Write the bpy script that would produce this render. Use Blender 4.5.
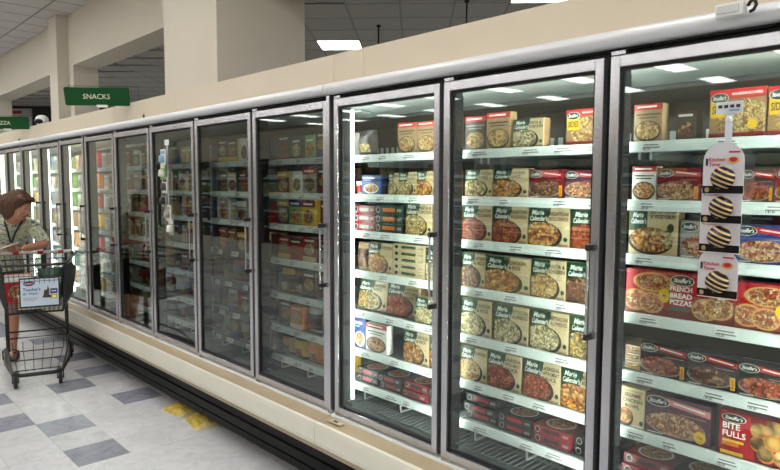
import bpy, bmesh, math, random
from mathutils import Vector, Matrix

for o in list(bpy.data.objects):
    bpy.data.objects.remove(o, do_unlink=True)
SC = bpy.context.scene
COL = SC.collection
random.seed(7)

# ---------------------------------------------------------------- camera
FPX, YAW, PITCH, ROLL, EYE = 643.74, 0.82371, 0.078276, 0.003148, 1.66815
F = Vector((-math.sin(YAW)*math.cos(PITCH), math.cos(YAW)*math.cos(PITCH), -math.sin(PITCH)))
R0 = Vector((math.cos(YAW), math.sin(YAW), 0)); U0 = R0.cross(F)
RV = R0*math.cos(ROLL)+U0*math.sin(ROLL); UV = -R0*math.sin(ROLL)+U0*math.cos(ROLL)
cd = bpy.data.cameras.new('camera'); cam = bpy.data.objects.new('camera', cd); COL.objects.link(cam)
cd.sensor_width = 36.0; cd.lens = FPX/780*36.0; cd.clip_start = 0.05; cd.clip_end = 200
m = Matrix((RV, UV, -F)).transposed().to_4x4(); m.translation = (0, 0, EYE)
cam.matrix_world = m
SC.camera = cam
def project(x, y, z):
    d = Vector((x, y, z-EYE)); zz = d.dot(F)
    if zz < 0.05: return None
    return 390+FPX*d.dot(RV)/zz, 235-FPX*d.dot(UV)/zz, zz

# ---------------------------------------------------------------- world, exposure, light levels
w = bpy.data.worlds.new('world'); SC.world = w; w.use_nodes = True
w.node_tree.nodes['Background'].inputs[0].default_value = (0.8, 0.85, 0.9, 1)
w.node_tree.nodes['Background'].inputs[1].default_value = 0.05
SC.view_settings.view_transform = 'Standard'; SC.view_settings.look = 'None'
SC.view_settings.gamma = 1.0; SC.view_settings.use_curve_mapping = False
SC.view_settings.exposure = 0.0
PANEL_POWER = 11.0      # emission of the recessed ceiling panels over the aisles
STRIP_POWER = 16.0       # emission of the LED strips in the lit cases

# ---------------------------------------------------------------- materials
def lin(c):
    c = c/255.0
    return c/12.92 if c <= 0.04045 else ((c+0.055)/1.055)**2.4
def rgb(r, g, b): return (lin(r), lin(g), lin(b), 1)
MATS = {}
def mat(name, col, rough=0.5, metal=0.0, spec=0.5, emit=None, emit_s=0, var=0.0, vscale=20, bump=0.0, bscale=200, rvar=0.0, aniso=None):
    if name in MATS: return MATS[name]
    m = bpy.data.materials.new(name); m.use_nodes = True
    nt = m.node_tree; b = nt.nodes['Principled BSDF']
    c = rgb(*col) if max(col) > 1.5 else (*col, 1)
    b.inputs['Base Color'].default_value = c
    b.inputs['Roughness'].default_value = rough; b.inputs['Metallic'].default_value = metal
    b.inputs['Specular IOR Level'].default_value = spec
    if emit:
        b.inputs['Emission Color'].default_value = (*emit, 1); b.inputs['Emission Strength'].default_value = emit_s
    if var > 0 or bump > 0 or rvar > 0:
        tc = nt.nodes.new('ShaderNodeTexCoord')
        if var > 0 or rvar > 0:
            n = nt.nodes.new('ShaderNodeTexNoise'); n.inputs['Scale'].default_value = vscale; n.inputs['Detail'].default_value = 5
            nt.links.new(tc.outputs['Object'], n.inputs['Vector'])
            if aniso:
                mp = nt.nodes.new('ShaderNodeMapping'); mp.inputs['Scale'].default_value = aniso
                nt.links.new(tc.outputs['Object'], mp.inputs['Vector']); nt.links.new(mp.outputs[0], n.inputs['Vector'])
            if var > 0:
                r = nt.nodes.new('ShaderNodeValToRGB')
                r.color_ramp.elements[0].position = 0.3; r.color_ramp.elements[1].position = 0.7
                r.color_ramp.elements[0].color = (c[0]*(1-var), c[1]*(1-var), c[2]*(1-var), 1)
                r.color_ramp.elements[1].color = (min(1, c[0]*(1+var)), min(1, c[1]*(1+var)), min(1, c[2]*(1+var)), 1)
                nt.links.new(n.outputs[0], r.inputs[0]); nt.links.new(r.outputs[0], b.inputs['Base Color'])
            if rvar > 0:
                mr = nt.nodes.new('ShaderNodeMapRange'); mr.inputs[3].default_value = max(0, rough-rvar); mr.inputs[4].default_value = rough+rvar
                nt.links.new(n.outputs[0], mr.inputs[0]); nt.links.new(mr.outputs[0], b.inputs['Roughness'])
        if bump > 0:
            n2 = nt.nodes.new('ShaderNodeTexNoise'); n2.inputs['Scale'].default_value = bscale; n2.inputs['Detail'].default_value = 3
            nt.links.new(tc.outputs['Object'], n2.inputs['Vector'])
            bp = nt.nodes.new('ShaderNodeBump'); bp.inputs['Strength'].default_value = bump; bp.inputs['Distance'].default_value = 0.002
            nt.links.new(n2.outputs[0], bp.inputs['Height']); nt.links.new(bp.outputs[0], b.inputs['Normal'])
    MATS[name] = m
    return m
def food(name, cols, scale=70, rough=0.5):
    """printed food photograph: random cells of a few colours with darker gaps"""
    if name in MATS: return MATS[name]
    m = bpy.data.materials.new(name); m.use_nodes = True; nt = m.node_tree; b = nt.nodes['Principled BSDF']
    b.inputs['Roughness'].default_value = rough
    tc = nt.nodes.new('ShaderNodeTexCoord'); oi = nt.nodes.new('ShaderNodeObjectInfo')
    add = nt.nodes.new('ShaderNodeVectorMath'); add.operation = 'ADD'
    mul = nt.nodes.new('ShaderNodeMath'); mul.operation = 'MULTIPLY'; mul.inputs[1].default_value = 7.0
    nt.links.new(oi.outputs['Random'], mul.inputs[0])
    nt.links.new(tc.outputs['Object'], add.inputs[0]); nt.links.new(mul.outputs[0], add.inputs[1])
    nz = nt.nodes.new('ShaderNodeTexNoise'); nz.inputs['Scale'].default_value = scale*0.7; nz.inputs['Detail'].default_value = 3
    nt.links.new(add.outputs[0], nz.inputs['Vector'])
    mx = nt.nodes.new('ShaderNodeVectorMath'); mx.operation = 'MULTIPLY_ADD'
    mx.inputs[1].default_value = (0.035, 0.035, 0.035)
    nt.links.new(nz.outputs['Color'], mx.inputs[0]); nt.links.new(add.outputs[0], mx.inputs[2])
    v = nt.nodes.new('ShaderNodeTexVoronoi'); v.inputs['Scale'].default_value = scale
    nt.links.new(mx.outputs[0], v.inputs['Vector'])
    r = nt.nodes.new('ShaderNodeValToRGB'); r.color_ramp.interpolation = 'LINEAR'
    el = r.color_ramp.elements
    while len(el) < len(cols): el.new(0.5)
    for i, c in enumerate(cols):
        el[i].position = 0.12+0.76*i/(len(cols)-1); el[i].color = rgb(*[v_*.93 for v_ in c])
    sep = nt.nodes.new('ShaderNodeSeparateColor'); nt.links.new(v.outputs['Color'], sep.inputs[0])
    nt.links.new(sep.outputs[0], r.inputs[0])
    r2 = nt.nodes.new('ShaderNodeValToRGB'); r2.color_ramp.elements[0].position = 0.25; r2.color_ramp.elements[0].color = (1.15, 1.15, 1.15, 1)
    r2.color_ramp.elements[1].position = 0.75; r2.color_ramp.elements[1].color = (0.22, 0.17, 0.15, 1)
    nt.links.new(v.outputs['Distance'], r2.inputs[0])
    mm = nt.nodes.new('ShaderNodeMix'); mm.data_type = 'RGBA'; mm.blend_type = 'MULTIPLY'; mm.inputs[0].default_value = 1
    nt.links.new(r.outputs[0], mm.inputs[6]); nt.links.new(r2.outputs[0], mm.inputs[7])
    nt.links.new(mm.outputs[2], b.inputs['Base Color'])
    MATS[name] = m
    return m
def glass_mat(name, f0, tint):
    m = bpy.data.materials.new(name); m.use_nodes = True; nt = m.node_tree
    for n in list(nt.nodes):
        if n.type == 'BSDF_PRINCIPLED': nt.nodes.remove(n)
    out = [n for n in nt.nodes if n.type == 'OUTPUT_MATERIAL'][0]
    g = nt.nodes.new('ShaderNodeNewGeometry')
    dot = nt.nodes.new('ShaderNodeVectorMath'); dot.operation = 'DOT_PRODUCT'
    nt.links.new(g.outputs['Normal'], dot.inputs[0]); nt.links.new(g.outputs['Incoming'], dot.inputs[1])
    ab = nt.nodes.new('ShaderNodeMath'); ab.operation = 'ABSOLUTE'; nt.links.new(dot.outputs['Value'], ab.inputs[0])
    om = nt.nodes.new('ShaderNodeMath'); om.operation = 'SUBTRACT'; om.inputs[0].default_value = 1; nt.links.new(ab.outputs[0], om.inputs[1])
    pw = nt.nodes.new('ShaderNodeMath'); pw.operation = 'POWER'; pw.inputs[1].default_value = 5; nt.links.new(om.outputs[0], pw.inputs[0])
    ma = nt.nodes.new('ShaderNodeMath'); ma.operation = 'MULTIPLY_ADD'; ma.inputs[1].default_value = 1-f0; ma.inputs[2].default_value = f0
    nt.links.new(pw.outputs[0], ma.inputs[0])
    tr = nt.nodes.new('ShaderNodeBsdfTransparent'); tr.inputs[0].default_value = (*tint, 1)
    gl = nt.nodes.new('ShaderNodeBsdfGlossy'); gl.inputs['Roughness'].default_value = 0.015; gl.inputs[0].default_value = (0.95, 1, 0.98, 1)
    mx = nt.nodes.new('ShaderNodeMixShader')
    nt.links.new(ma.outputs[0], mx.inputs[0]); nt.links.new(tr.outputs[0], mx.inputs[1]); nt.links.new(gl.outputs[0], mx.inputs[2])
    nt.links.new(mx.outputs[0], out.inputs['Surface'])
    MATS[name] = m
    return m
GLASS = glass_mat('door_glass', 0.062, (0.71, 0.74, 0.725))
ALU = mat('satin_aluminium', (204, 204, 210), 0.22, 0.85, var=0.05, vscale=30, rvar=0.06, aniso=(1, 1, 0.05))
CHROME = mat('dark_chrome', (120, 122, 125), 0.22, 1.0)
BLACK = mat('black_plastic', (18, 18, 20), 0.45)
BLACKM = mat('black_gloss', (10, 10, 12), 0.25, rvar=0.08, vscale=8)
GASKET = mat('rubber_gasket', (14, 14, 15), 0.7)
MULL = mat('mullion_dark_grey', (26, 28, 30), 0.55, spec=.2)
WHITEM = mat('white_enamel', (226, 230, 228), 0.35, var=0.02, vscale=6)
RAILM = mat('price_rail_white', (222, 232, 226), 0.35, var=0.02, vscale=9)
CANOPY = mat('canopy_rail_white', (222, 224, 228), 0.3, 0.1)
CREAM = mat('cream_bumper', (226, 223, 208), 0.38, var=0.03, vscale=4, bump=0.05, bscale=40)
TAN = mat('tan_ledge', (176, 158, 128), 0.45, var=0.04, vscale=6)
BEIGE = mat('beige_fascia', (210, 198, 176), 0.55, var=0.025, vscale=3, bump=0.05, bscale=60)
PAINT = mat('beige_wall_paint', (216, 209, 195), 0.8, var=0.02, vscale=2, bump=0.08, bscale=90)
LINER = mat('case_liner_white', (220, 228, 224), 0.4, var=0.02, vscale=5)
BACKP = mat('case_back_panel', (66, 66, 62), 0.5, var=0.05, vscale=6)
WIRE = mat('grey_wire', (128, 134, 134), 0.4, 0.6)
GREEN = mat('sign_green', (10, 70, 30), 0.6, spec=.2, var=0.03, vscale=6)
WTEXT = mat('white_print', (236, 238, 232), 0.5)
KICK = mat('kick_black', (9, 9, 10), 0.5, spec=.18, var=0.2, vscale=7)
INK = mat('dark_print', (40, 34, 32), 0.6); FAINT = mat('faint_print', (120, 124, 122), 0.6)
TAG = mat('tag_paper', (236, 238, 234), 0.6)

# ---------------------------------------------------------------- mesh helpers
class MB:
    def __init__(s): s.v = []; s.f = []; s.mi = []; s.mats = []; s.sm = []
    def m(s, mt):
        if mt not in s.mats: s.mats.append(mt)
        return s.mats.index(mt)
    def face(s, pts, mt, smooth=False):
        b = len(s.v); s.v += [tuple(p) for p in pts]; s.f.append(tuple(range(b, b+len(pts)))); s.mi.append(s.m(mt)); s.sm.append(smooth)
        return s
    def raw(s, vs, fs, mt, smooth=False):
        b = len(s.v); s.v += [tuple(p) for p in vs]; k = s.m(mt)
        for f in fs: s.f.append(tuple(b+i for i in f)); s.mi.append(k); s.sm.append(smooth)
        return s
    def box(s, a, c, mt):
        x0, y0, z0 = a; x1, y1, z1 = c
        return s.raw([(x0,y0,z0),(x1,y0,z0),(x1,y1,z0),(x0,y1,z0),(x0,y0,z1),(x1,y0,z1),(x1,y1,z1),(x0,y1,z1)],
              [(0,3,2,1),(4,5,6,7),(0,1,5,4),(1,2,6,5),(2,3,7,6),(3,0,4,7)], mt)
    def bbox(s, a, c, mt, b=0.004):
        """box with chamfered vertical and horizontal edges"""
        bm = bmesh.new(); bmesh.ops.create_cube(bm, size=1)
        for v in bm.verts: v.co = Vector([a[i]+(v.co[i]+.5)*(c[i]-a[i]) for i in range(3)])
        bmesh.ops.bevel(bm, geom=bm.edges[:], offset=b, segments=2, affect='EDGES', profile=0.6)
        bm.verts.index_update()
        s.raw([v.co[:] for v in bm.verts], [[v.index for v in f.verts] for f in bm.faces], mt); bm.free(); return s
    def tube(s, pts, r, mt, n=8, cap=True, radii=None):
        pts = [Vector(p) for p in pts]; rings = []
        prev = None
        for i, p in enumerate(pts):
            d = (pts[min(i+1, len(pts)-1)]-pts[max(i-1, 0)]).normalized()
            if prev is None:
                a = Vector((0, 0, 1)) if abs(d.z) < 0.9 else Vector((1, 0, 0))
                u = d.cross(a).normalized()
            else:
                u = (prev-d*prev.dot(d)).normalized()
            prev = u; vv = d.cross(u); rr = radii[i] if radii else r
            rings.append([p+(u*math.cos(2*math.pi*k/n)+vv*math.sin(2*math.pi*k/n))*rr for k in range(n)])
        vs = [q for ring in rings for q in ring]; fs = []
        for i in range(len(rings)-1):
            for k in range(n):
                fs.append((i*n+k, i*n+(k+1) % n, (i+1)*n+(k+1) % n, (i+1)*n+k))
        s.raw(vs, fs, mt, n > 5)
        if cap:
            s.face(rings[0][::-1], mt); s.face(rings[-1], mt)
        return s
    def prism(s, prof, x0, x1, mt, smooth=False):
        """profile in (y,z), swept along x"""
        n = len(prof)
        vs = [(x0, y, z) for y, z in prof]+[(x1, y, z) for y, z in prof]
        s.raw(vs, [(i, (i+1) % n, n+(i+1) % n, n+i) for i in range(n)], mt, smooth)
        s.face([(x0, y, z) for y, z in prof][::-1], mt); s.face([(x1, y, z) for y, z in prof], mt)
        return s
    def lathe(s, prof, c, mt, n=20, smooth=True):
        rings = [[(c[0]+r*math.cos(2*math.pi*k/n), c[1]+r*math.sin(2*math.pi*k/n), c[2]+z) for k in range(n)] for r, z in prof]
        vs = [q for r in rings for q in r]
        s.raw(vs, [(i*n+k, i*n+(k+1) % n, (i+1)*n+(k+1) % n, (i+1)*n+k) for i in range(len(rings)-1) for k in range(n)], mt, smooth)
        return s
    def mesh(s, name):
        me = bpy.data.meshes.new(name); me.from_pydata(s.v, [], s.f)
        for mt in s.mats: me.materials.append(mt)
        me.polygons.foreach_set('material_index', s.mi); me.polygons.foreach_set('use_smooth', s.sm)
        me.update(); return me
    def build(s, name, parent=None, loc=None, rz=0, fix=True):
        me = s.mesh(name)
        if fix:
            bm = bmesh.new(); bm.from_mesh(me); bmesh.ops.recalc_face_normals(bm, faces=bm.faces[:]); bm.to_mesh(me); bm.free()
        return link(name, me, parent, loc, rz)
def link(name, me, parent=None, loc=None, rz=0):
    o = bpy.data.objects.new(name, me); COL.objects.link(o)
    if parent: o.parent = parent
    if loc is not None: o.location = loc
    if rz: o.rotation_euler = (0, 0, rz)
    return o
def empty(name, loc, rz=0, parent=None):
    return link(name, None, parent, loc, rz)
def tag(o, label, cat, group=None, kind=None):
    o['label'] = label; o['category'] = cat
    if group: o['group'] = group
    if kind: o['kind'] = kind
    return o
def struct(o, label, cat):
    return tag(o, label, cat, kind='structure')
TEXTC = {}
def text_geo(txt, shear=0.0, bold=0.022):
    """flat lettering: (verts, faces, width) for unit height text, in the xz plane"""
    k = (txt, shear, bold)
    if k in TEXTC: return TEXTC[k]
    cu = bpy.data.curves.new('t', 'FONT'); cu.body = txt; cu.shear = shear; cu.resolution_u = 2; cu.offset = bold
    o = bpy.data.objects.new('t', cu); COL.objects.link(o)
    bpy.context.view_layer.update()
    me = bpy.data.meshes.new_from_object(o.evaluated_get(bpy.context.evaluated_depsgraph_get()))
    vs = [(v.co.x, v.co.y) for v in me.vertices]; fs = [tuple(p.vertices) for p in me.polygons]
    bpy.data.objects.remove(o); bpy.data.curves.remove(cu); bpy.data.meshes.remove(me)
    if not vs: vs = [(0, 0)]
    x0 = min(v[0] for v in vs); x1 = max(v[0] for v in vs); y0 = min(v[1] for v in vs); y1 = max(v[1] for v in vs)
    vs = [(v[0]-x0, v[1]-y0) for v in vs]
    TEXTC[k] = (vs, fs, x1-x0, y1-y0)
    return TEXTC[k]
class Face:
    """prints on a front face: x to the right, z up, the face looks to -y at y=y0"""
    def __init__(s, mb, x0, z0, w, h, y0=0.0, step=0.0003):
        s.mb, s.x0, s.z0, s.w, s.h, s.y0, s.st, s.n = mb, x0, z0, w, h, y0, step, 0
    def P(s, x, z): return (s.x0+x*s.w, s.y0-s.st*s.n, s.z0+z*s.h)
    def rect(s, x0, x1, z0, z1, mt):
        s.n += 1; s.mb.face([s.P(x0, z0), s.P(x1, z0), s.P(x1, z1), s.P(x0, z1)], mt); return s
    def poly(s, pts, mt):
        s.n += 1; s.mb.face([s.P(*p) for p in pts], mt); return s
    def ell(s, cx, cz, rx, rz, mt, n=18, clip=True):
        """rx in face widths, rz in face heights"""
        s.n += 1
        pts = []
        for k in range(n):
            x = cx+rx*math.cos(2*math.pi*k/n); z = cz+rz*math.sin(2*math.pi*k/n)
            if clip: x = min(1, max(0, x)); z = min(1, max(0, z))
            pts.append(s.P(x, z))
        s.mb.face(pts, mt); return s
    def text(s, t, x, z, hh, mt, maxw=1.0, shear=0.0, center=False, bold=.022):
        s.n += 1
        vs, fs, tw, th = text_geo(t, shear, bold)
        k = hh*s.h/max(th, 1e-6); sx = min(k, maxw*s.w/max(tw, 1e-6))
        ox = s.x0+x*s.w-(tw*sx/2 if center else 0); oz = s.z0+z*s.h; yy = s.y0-s.st*s.n
        s.mb.raw([(ox+v[0]*sx, yy, oz+v[1]*k) for v in vs], [f for f in fs], mt); return s

# ================================================================ THE PLACE
Y0 = 2.0045           # front plane of the freezer doors
PD, GAP = 0.7446, 0.0242
ZT, ZB = 2.0912, 0.4911
XR, XM = -1.09329, -2.61686
T = 0.3048
ZA, ZR = 4.37, 3.68   # aisle ceiling, lower ceiling behind the bulkhead

# ---- floor
def tile_mat(name, c1, c2, c3):
    m = bpy.data.materials.new(name); m.use_nodes = True; nt = m.node_tree; b = nt.nodes['Principled BSDF']
    tc = nt.nodes.new('ShaderNodeTexCoord'); oi = nt.nodes.new('ShaderNodeObjectInfo')
    add = nt.nodes.new('ShaderNodeVectorMath'); add.operation = 'ADD'
    nt.links.new(tc.outputs['Object'], add.inputs[0])
    mu = nt.nodes.new('ShaderNodeMath'); mu.operation = 'MULTIPLY'; mu.inputs[1].default_value = 31; nt.links.new(oi.outputs['Random'], mu.inputs[0])
    nt.links.new(mu.outputs[0], add.inputs[1])
    n = nt.nodes.new('ShaderNodeTexNoise'); n.inputs['Scale'].default_value = 11; n.inputs['Detail'].default_value = 8; n.inputs['Roughness'].default_value = 0.7
    n.inputs['Distortion'].default_value = 0.8
    nt.links.new(add.outputs[0], n.inputs['Vector'])
    r = nt.nodes.new('ShaderNodeValToRGB'); e = r.color_ramp.elements
    e[0].position = 0.3; e[0].color = rgb(*c1); e[1].position = 0.5; e[1].color = rgb(*c2); x = e.new(0.72); x.color = rgb(*c3)
    nt.links.new(n.outputs[0], r.inputs[0])
    hs = nt.nodes.new('ShaderNodeHueSaturation'); mr = nt.nodes.new('ShaderNodeMapRange'); mr.inputs[3].default_value = 0.93; mr.inputs[4].default_value = 1.05
    nt.links.new(oi.outputs['Random'], mr.inputs[0]); nt.links.new(mr.outputs[0], hs.inputs['Value']); nt.links.new(r.outputs[0], hs.inputs['Color'])
    nt.links.new(hs.outputs[0], b.inputs['Base Color'])
    n2 = nt.nodes.new('ShaderNodeTexNoise'); n2.inputs['Scale'].default_value = 6; nt.links.new(add.outputs[0], n2.inputs['Vector'])
    m2 = nt.nodes.new('ShaderNodeMapRange'); m2.inputs[3].default_value = 0.12; m2.inputs[4].default_value = 0.3
    nt.links.new(n2.outputs[0], m2.inputs[0]); nt.links.new(m2.outputs[0], b.inputs['Roughness'])
    bp = nt.nodes.new('ShaderNodeBump'); bp.inputs['Strength'].default_value = 0.05; bp.inputs['Distance'].default_value = 0.003
    nt.links.new(n2.outputs[0], bp.inputs['Height']); nt.links.new(bp.outputs[0], b.inputs['Normal'])
    return m
TW = tile_mat('vinyl_tile_white', (202, 204, 208), (220, 221, 224), (230, 231, 232))
TG = tile_mat('vinyl_tile_grey', (134, 137, 150), (154, 157, 170), (172, 174, 184))
mb = MB(); mb.box((-26, -18, -0.1), (8, 16, -0.004), mat('floor_bed', (150, 150, 148), 0.6, var=0.05, vscale=3))
floor = struct(mb.build('floor'), 'pale grey vinyl tile floor of the supermarket aisle', 'floor')
TX, TY = -4.2503, 1.1558
GREY = {(0, 0), (-2, 0), (-3, -1), (-3, 2), (-5, 1), (-6, 2), (-8, 2), (-5, -1)}
cells = []
rng = random.Random(3)
for i in range(-40, 12):
    for j in range(-14, 4):
        known = (-9 <= i <= 3 and -1 <= j <= 3)
        g = (i, j) in GREY if known else rng.random() < 0.2
        cx, cy = TX+(i+.5)*T, TY+(j+.5)*T
        p = project(cx, cy, 0)
        area = 0
        if p and -30 < p[0] < 810 and 150 < p[1] < 500: area = 1/p[2]**3
        if cy > 2.35: continue
        cells.append((area, i, j, g))
cells.sort(reverse=True)
def tile_box(mb, x, y, mt):
    e = 0.0006
    mb.raw([(x+e, y+e, -0.004), (x+T-e, y+e, -0.004), (x+T-e, y+T-e, -0.004), (x+e, y+T-e, -0.004),
            (x+e+.0006, y+e+.0006, 0), (x+T-e-.0006, y+e+.0006, 0), (x+T-e-.0006, y+T-e-.0006, 0), (x+e+.0006, y+T-e-.0006, 0)],
           [(4, 5, 6, 7), (0, 1, 5, 4), (1, 2, 6, 5), (2, 3, 7, 6), (3, 0, 4, 7)], mt)
a = MB(); tile_box(a, 0, 0, TW); MW = a.mesh('floor_tile')
a = MB(); tile_box(a, 0, 0, TG); MG = a.mesh('floor_tile_grey')
rest = MB()
for k, (area, i, j, g) in enumerate(cells):
    if k < 290 and area > 0:
        link('floor_tile', MG if g else MW, floor, (TX+i*T, TY+j*T, 0))
    else:
        tile_box(rest, TX+i*T, TY+j*T, TG if g else TW)
o = rest.build('floor_tiles', floor, fix=False); o['kind'] = 'stuff'

# ---- ceilings
CT = mat('ceiling_tile', (206, 202, 200), 0.9, var=0.03, vscale=4, bump=0.4, bscale=120)
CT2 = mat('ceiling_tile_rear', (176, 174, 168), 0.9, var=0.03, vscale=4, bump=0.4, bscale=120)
TBAR = mat('ceiling_grid', (136, 130, 126), 0.6)
LAMP = mat('panel_diffuser', (255, 255, 255), 0.5, emit=(1.0, 0.98, 0.94), emit_s=PANEL_POWER)
LAMPR = mat('panel_diffuser_rear', (255, 255, 255), 0.5, emit=(1.0, 0.99, 0.97), emit_s=14.0)
mb = MB(); mb.box((-26, -18, ZA+0.012), (8, 3.41, ZA+0.12), CT)
ceil_a = struct(mb.build('ceiling'), 'light grey suspended tile ceiling over the aisle', 'ceiling')
tb = MB(); tb.box((-.297, -.602, 0), (.297, .602, 0.012), CT); TM = tb.mesh('ceiling_tile')
tb = MB(); tb.box((-.297, -.2, 0), (.297, .2, 0.012), CT); TM2 = tb.mesh('ceiling_tile_cut')
rest = MB(); lampcells = set()
for i in range(-42, 14):
    x = -11.2+(i+.5)*0.61+11.2-0.2
    for j in range(-17, 1):
        y0 = 2.99+(j-1)*1.22 if j <= 0 else 0
        y = y0+.61
        if (i % 4 == 1) and (j % 2 == 1) and j <= -1:
            lampcells.add((x, y)); continue
        vis = x < -5 and y > 1.5
        if vis: link('ceiling_tile', TM, ceil_a, (x, y, ZA))
        else: rest.box((x-.297, y-.602, ZA), (x+.297, y+.602, ZA+.012), CT)
    if x < -5: link('ceiling_tile', TM2, ceil_a, (x, 3.2, ZA))
    else: rest.box((x-.297, 3.0, ZA), (x+.297, 3.4, ZA+.012), CT)
o = rest.build('ceiling_tiles', ceil_a, fix=False); o['kind'] = 'stuff'
g = MB()
for i in range(-42, 15):
    x = i*0.61-0.2; g.box((x-.012, -18, ZA-.002), (x+.012, 3.41, ZA+.012), TBAR)
for j in range(-17, 2):
    y = 2.99+(j-1)*1.22+1.22*0; g.box((-26, y-.012, ZA-.003), (8, y+.012, ZA+.012), TBAR)
g.build('ceiling_grid', ceil_a, fix=False)
lm = MB(); lm.box((-.29, -.595, 0), (.29, .595, 0.012), LAMP); LM = lm.mesh('diffuser')
fr = MB()
for a_, b_ in (((-.303, -.608, -.004), (-.288, .608, .012)), ((.288, -.608, -.004), (.303, .608, .012)), ((-.288, -.608, -.004), (.288, -.593, .012)), ((-.288, .593, -.004), (.288, .608, .012))):
    fr.box(a_, b_, WHITEM)
FM = fr.mesh('frame')
for n_, (x, y) in enumerate(sorted(lampcells)):
    t = empty('ceiling_light', (x, y, ZA))
    tag(t, 'rectangular recessed ceiling light panel over the aisle', 'ceiling light', 'recessed light panels over the aisle')
    link('diffuser', LM, t); link('frame', FM, t)
# rear ceiling, laid diagonally
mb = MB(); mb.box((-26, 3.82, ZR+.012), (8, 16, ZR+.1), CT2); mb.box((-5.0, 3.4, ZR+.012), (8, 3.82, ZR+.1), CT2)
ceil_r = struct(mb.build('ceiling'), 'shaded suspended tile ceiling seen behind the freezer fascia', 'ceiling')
q = math.sqrt(.5); TT = 0.61
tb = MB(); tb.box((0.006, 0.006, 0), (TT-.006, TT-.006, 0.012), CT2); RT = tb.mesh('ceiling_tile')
rl = MB(); rl.box((0.008, 0.008, -0.002), (TT-.008, TT-.008, 0.01), LAMPR); RL = rl.mesh('diffuser')
rf = MB()
for a_, b_ in (((0, 0, -.005), (TT, .012, .012)), ((0, TT-.012, -.005), (TT, TT, .012)), ((0, .012, -.005), (.012, TT-.012, .012)), ((TT-.012, .012, -.005), (TT, TT-.012, .012))):
    rf.box(a_, b_, WHITEM)
RF = rf.mesh('frame')
rcells = []
for ia in range(-30, 22):
    for ib in range(-16, 26):
        a0, b0 = -0.79+ia*TT, 7.352+ib*TT
        cx, cy = ((a0+TT/2)-(b0+TT/2))*q, ((a0+TT/2)+(b0+TT/2))*q
        if not (-22 < cx < 5 and (4.25 if cx < -5.5 else 3.85) < cy < 13): continue
        p = project(cx, cy, ZR)
        vis = p and -40 < p[0] < 640 and -40 < p[1] < 130
        rcells.append((-(p[2] if vis else 999), ia, ib, a0, b0))
rcells.sort(reverse=True)
LAMPS_R = {(-1, 3): 'square lit light panel above the fascia right of the wide column', (3, -1): 'square lit light panel cut by the top edge of the picture'}
for vis, ia, ib, a0, b0 in rcells:
    p = project(((a0+TT/2)-(b0+TT/2))*q, ((a0+TT/2)+(b0+TT/2))*q, ZR)
    if ia % 4 == 3 and ib % 3 == 0 and p and (p[0] < -60 or p[0] > 850 or p[1] > 184-.235*(p[0]+208)+6): LAMPS_R[(ia, ib)] = 'unseen light panel added to brighten the rear ceiling, hidden behind the freezers'  # extra panels added out of view to lift the rear ceiling
rest = MB(); n = 0
for vis, ia, ib, a0, b0 in rcells:
    loc = ((a0-b0)*q, (a0+b0)*q, ZR)
    if (ia, ib) in LAMPS_R:
        t = empty('ceiling_light', loc, math.pi/4); tag(t, LAMPS_R[(ia, ib)], 'ceiling light', 'square light panels behind the freezers')
        link('diffuser', RL, t); link('frame', RF, t)
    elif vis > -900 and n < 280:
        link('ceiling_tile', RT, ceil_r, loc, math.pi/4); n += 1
    else:
        M_ = Matrix.Translation(loc) @ Matrix.Rotation(math.pi/4, 4, 'Z')
        vs = [M_ @ Vector(v) for v in ((.006, .006, 0), (TT-.006, .006, 0), (TT-.006, TT-.006, 0), (.006, TT-.006, 0))]
        rest.face(vs[::-1], CT2)
if rest.v:
    o = rest.build('ceiling_tiles', ceil_r, fix=False); o['kind'] = 'stuff'
g = MB()
for k in range(-32, 27):
    for axis in (0, 1):
        c0 = (-0.79 if axis == 0 else 7.352)+k*TT
        vs = []
        for s_ in (-.012, .012):
            for e_ in (-14, 24):
                a0, b0 = (c0+s_, e_) if axis == 0 else (e_-8, c0+s_)
                vs.append(((a0-b0)*q, (a0+b0)*q))
        # clip roughly to the ceiling by sampling along the bar
        P0 = (Vector(vs[0])+Vector(vs[2]))/2; P1 = (Vector(vs[1])+Vector(vs[3]))/2; d = (P1-P0)
        ts = [t_/200 for t_ in range(201) if -25 < (P0+d*t_/200).x < 7 and (3.9 if (P0+d*t_/200).x < -5.3 else 3.5) < (P0+d*t_/200).y < 15.5]
        if len(ts) < 2: continue
        A, B = P0+d*min(ts), P0+d*max(ts); nrm = Vector((-d.y, d.x)).normalized()*.012
        z0, z1 = ZR-.003, ZR+.011
        pts = [A-nrm, B-nrm, B+nrm, A+nrm]
        g.raw([(p.x, p.y, z0) for p in pts]+[(p.x, p.y, z1) for p in pts], [(0, 3, 2, 1), (4, 5, 6, 7), (0, 1, 5, 4), (1, 2, 6, 5), (2, 3, 7, 6), (3, 0, 4, 7)], mat('ceiling_grid_rear', (142, 140, 136), 0.6))
g.build('ceiling_grid', ceil_r, fix=False)

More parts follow.
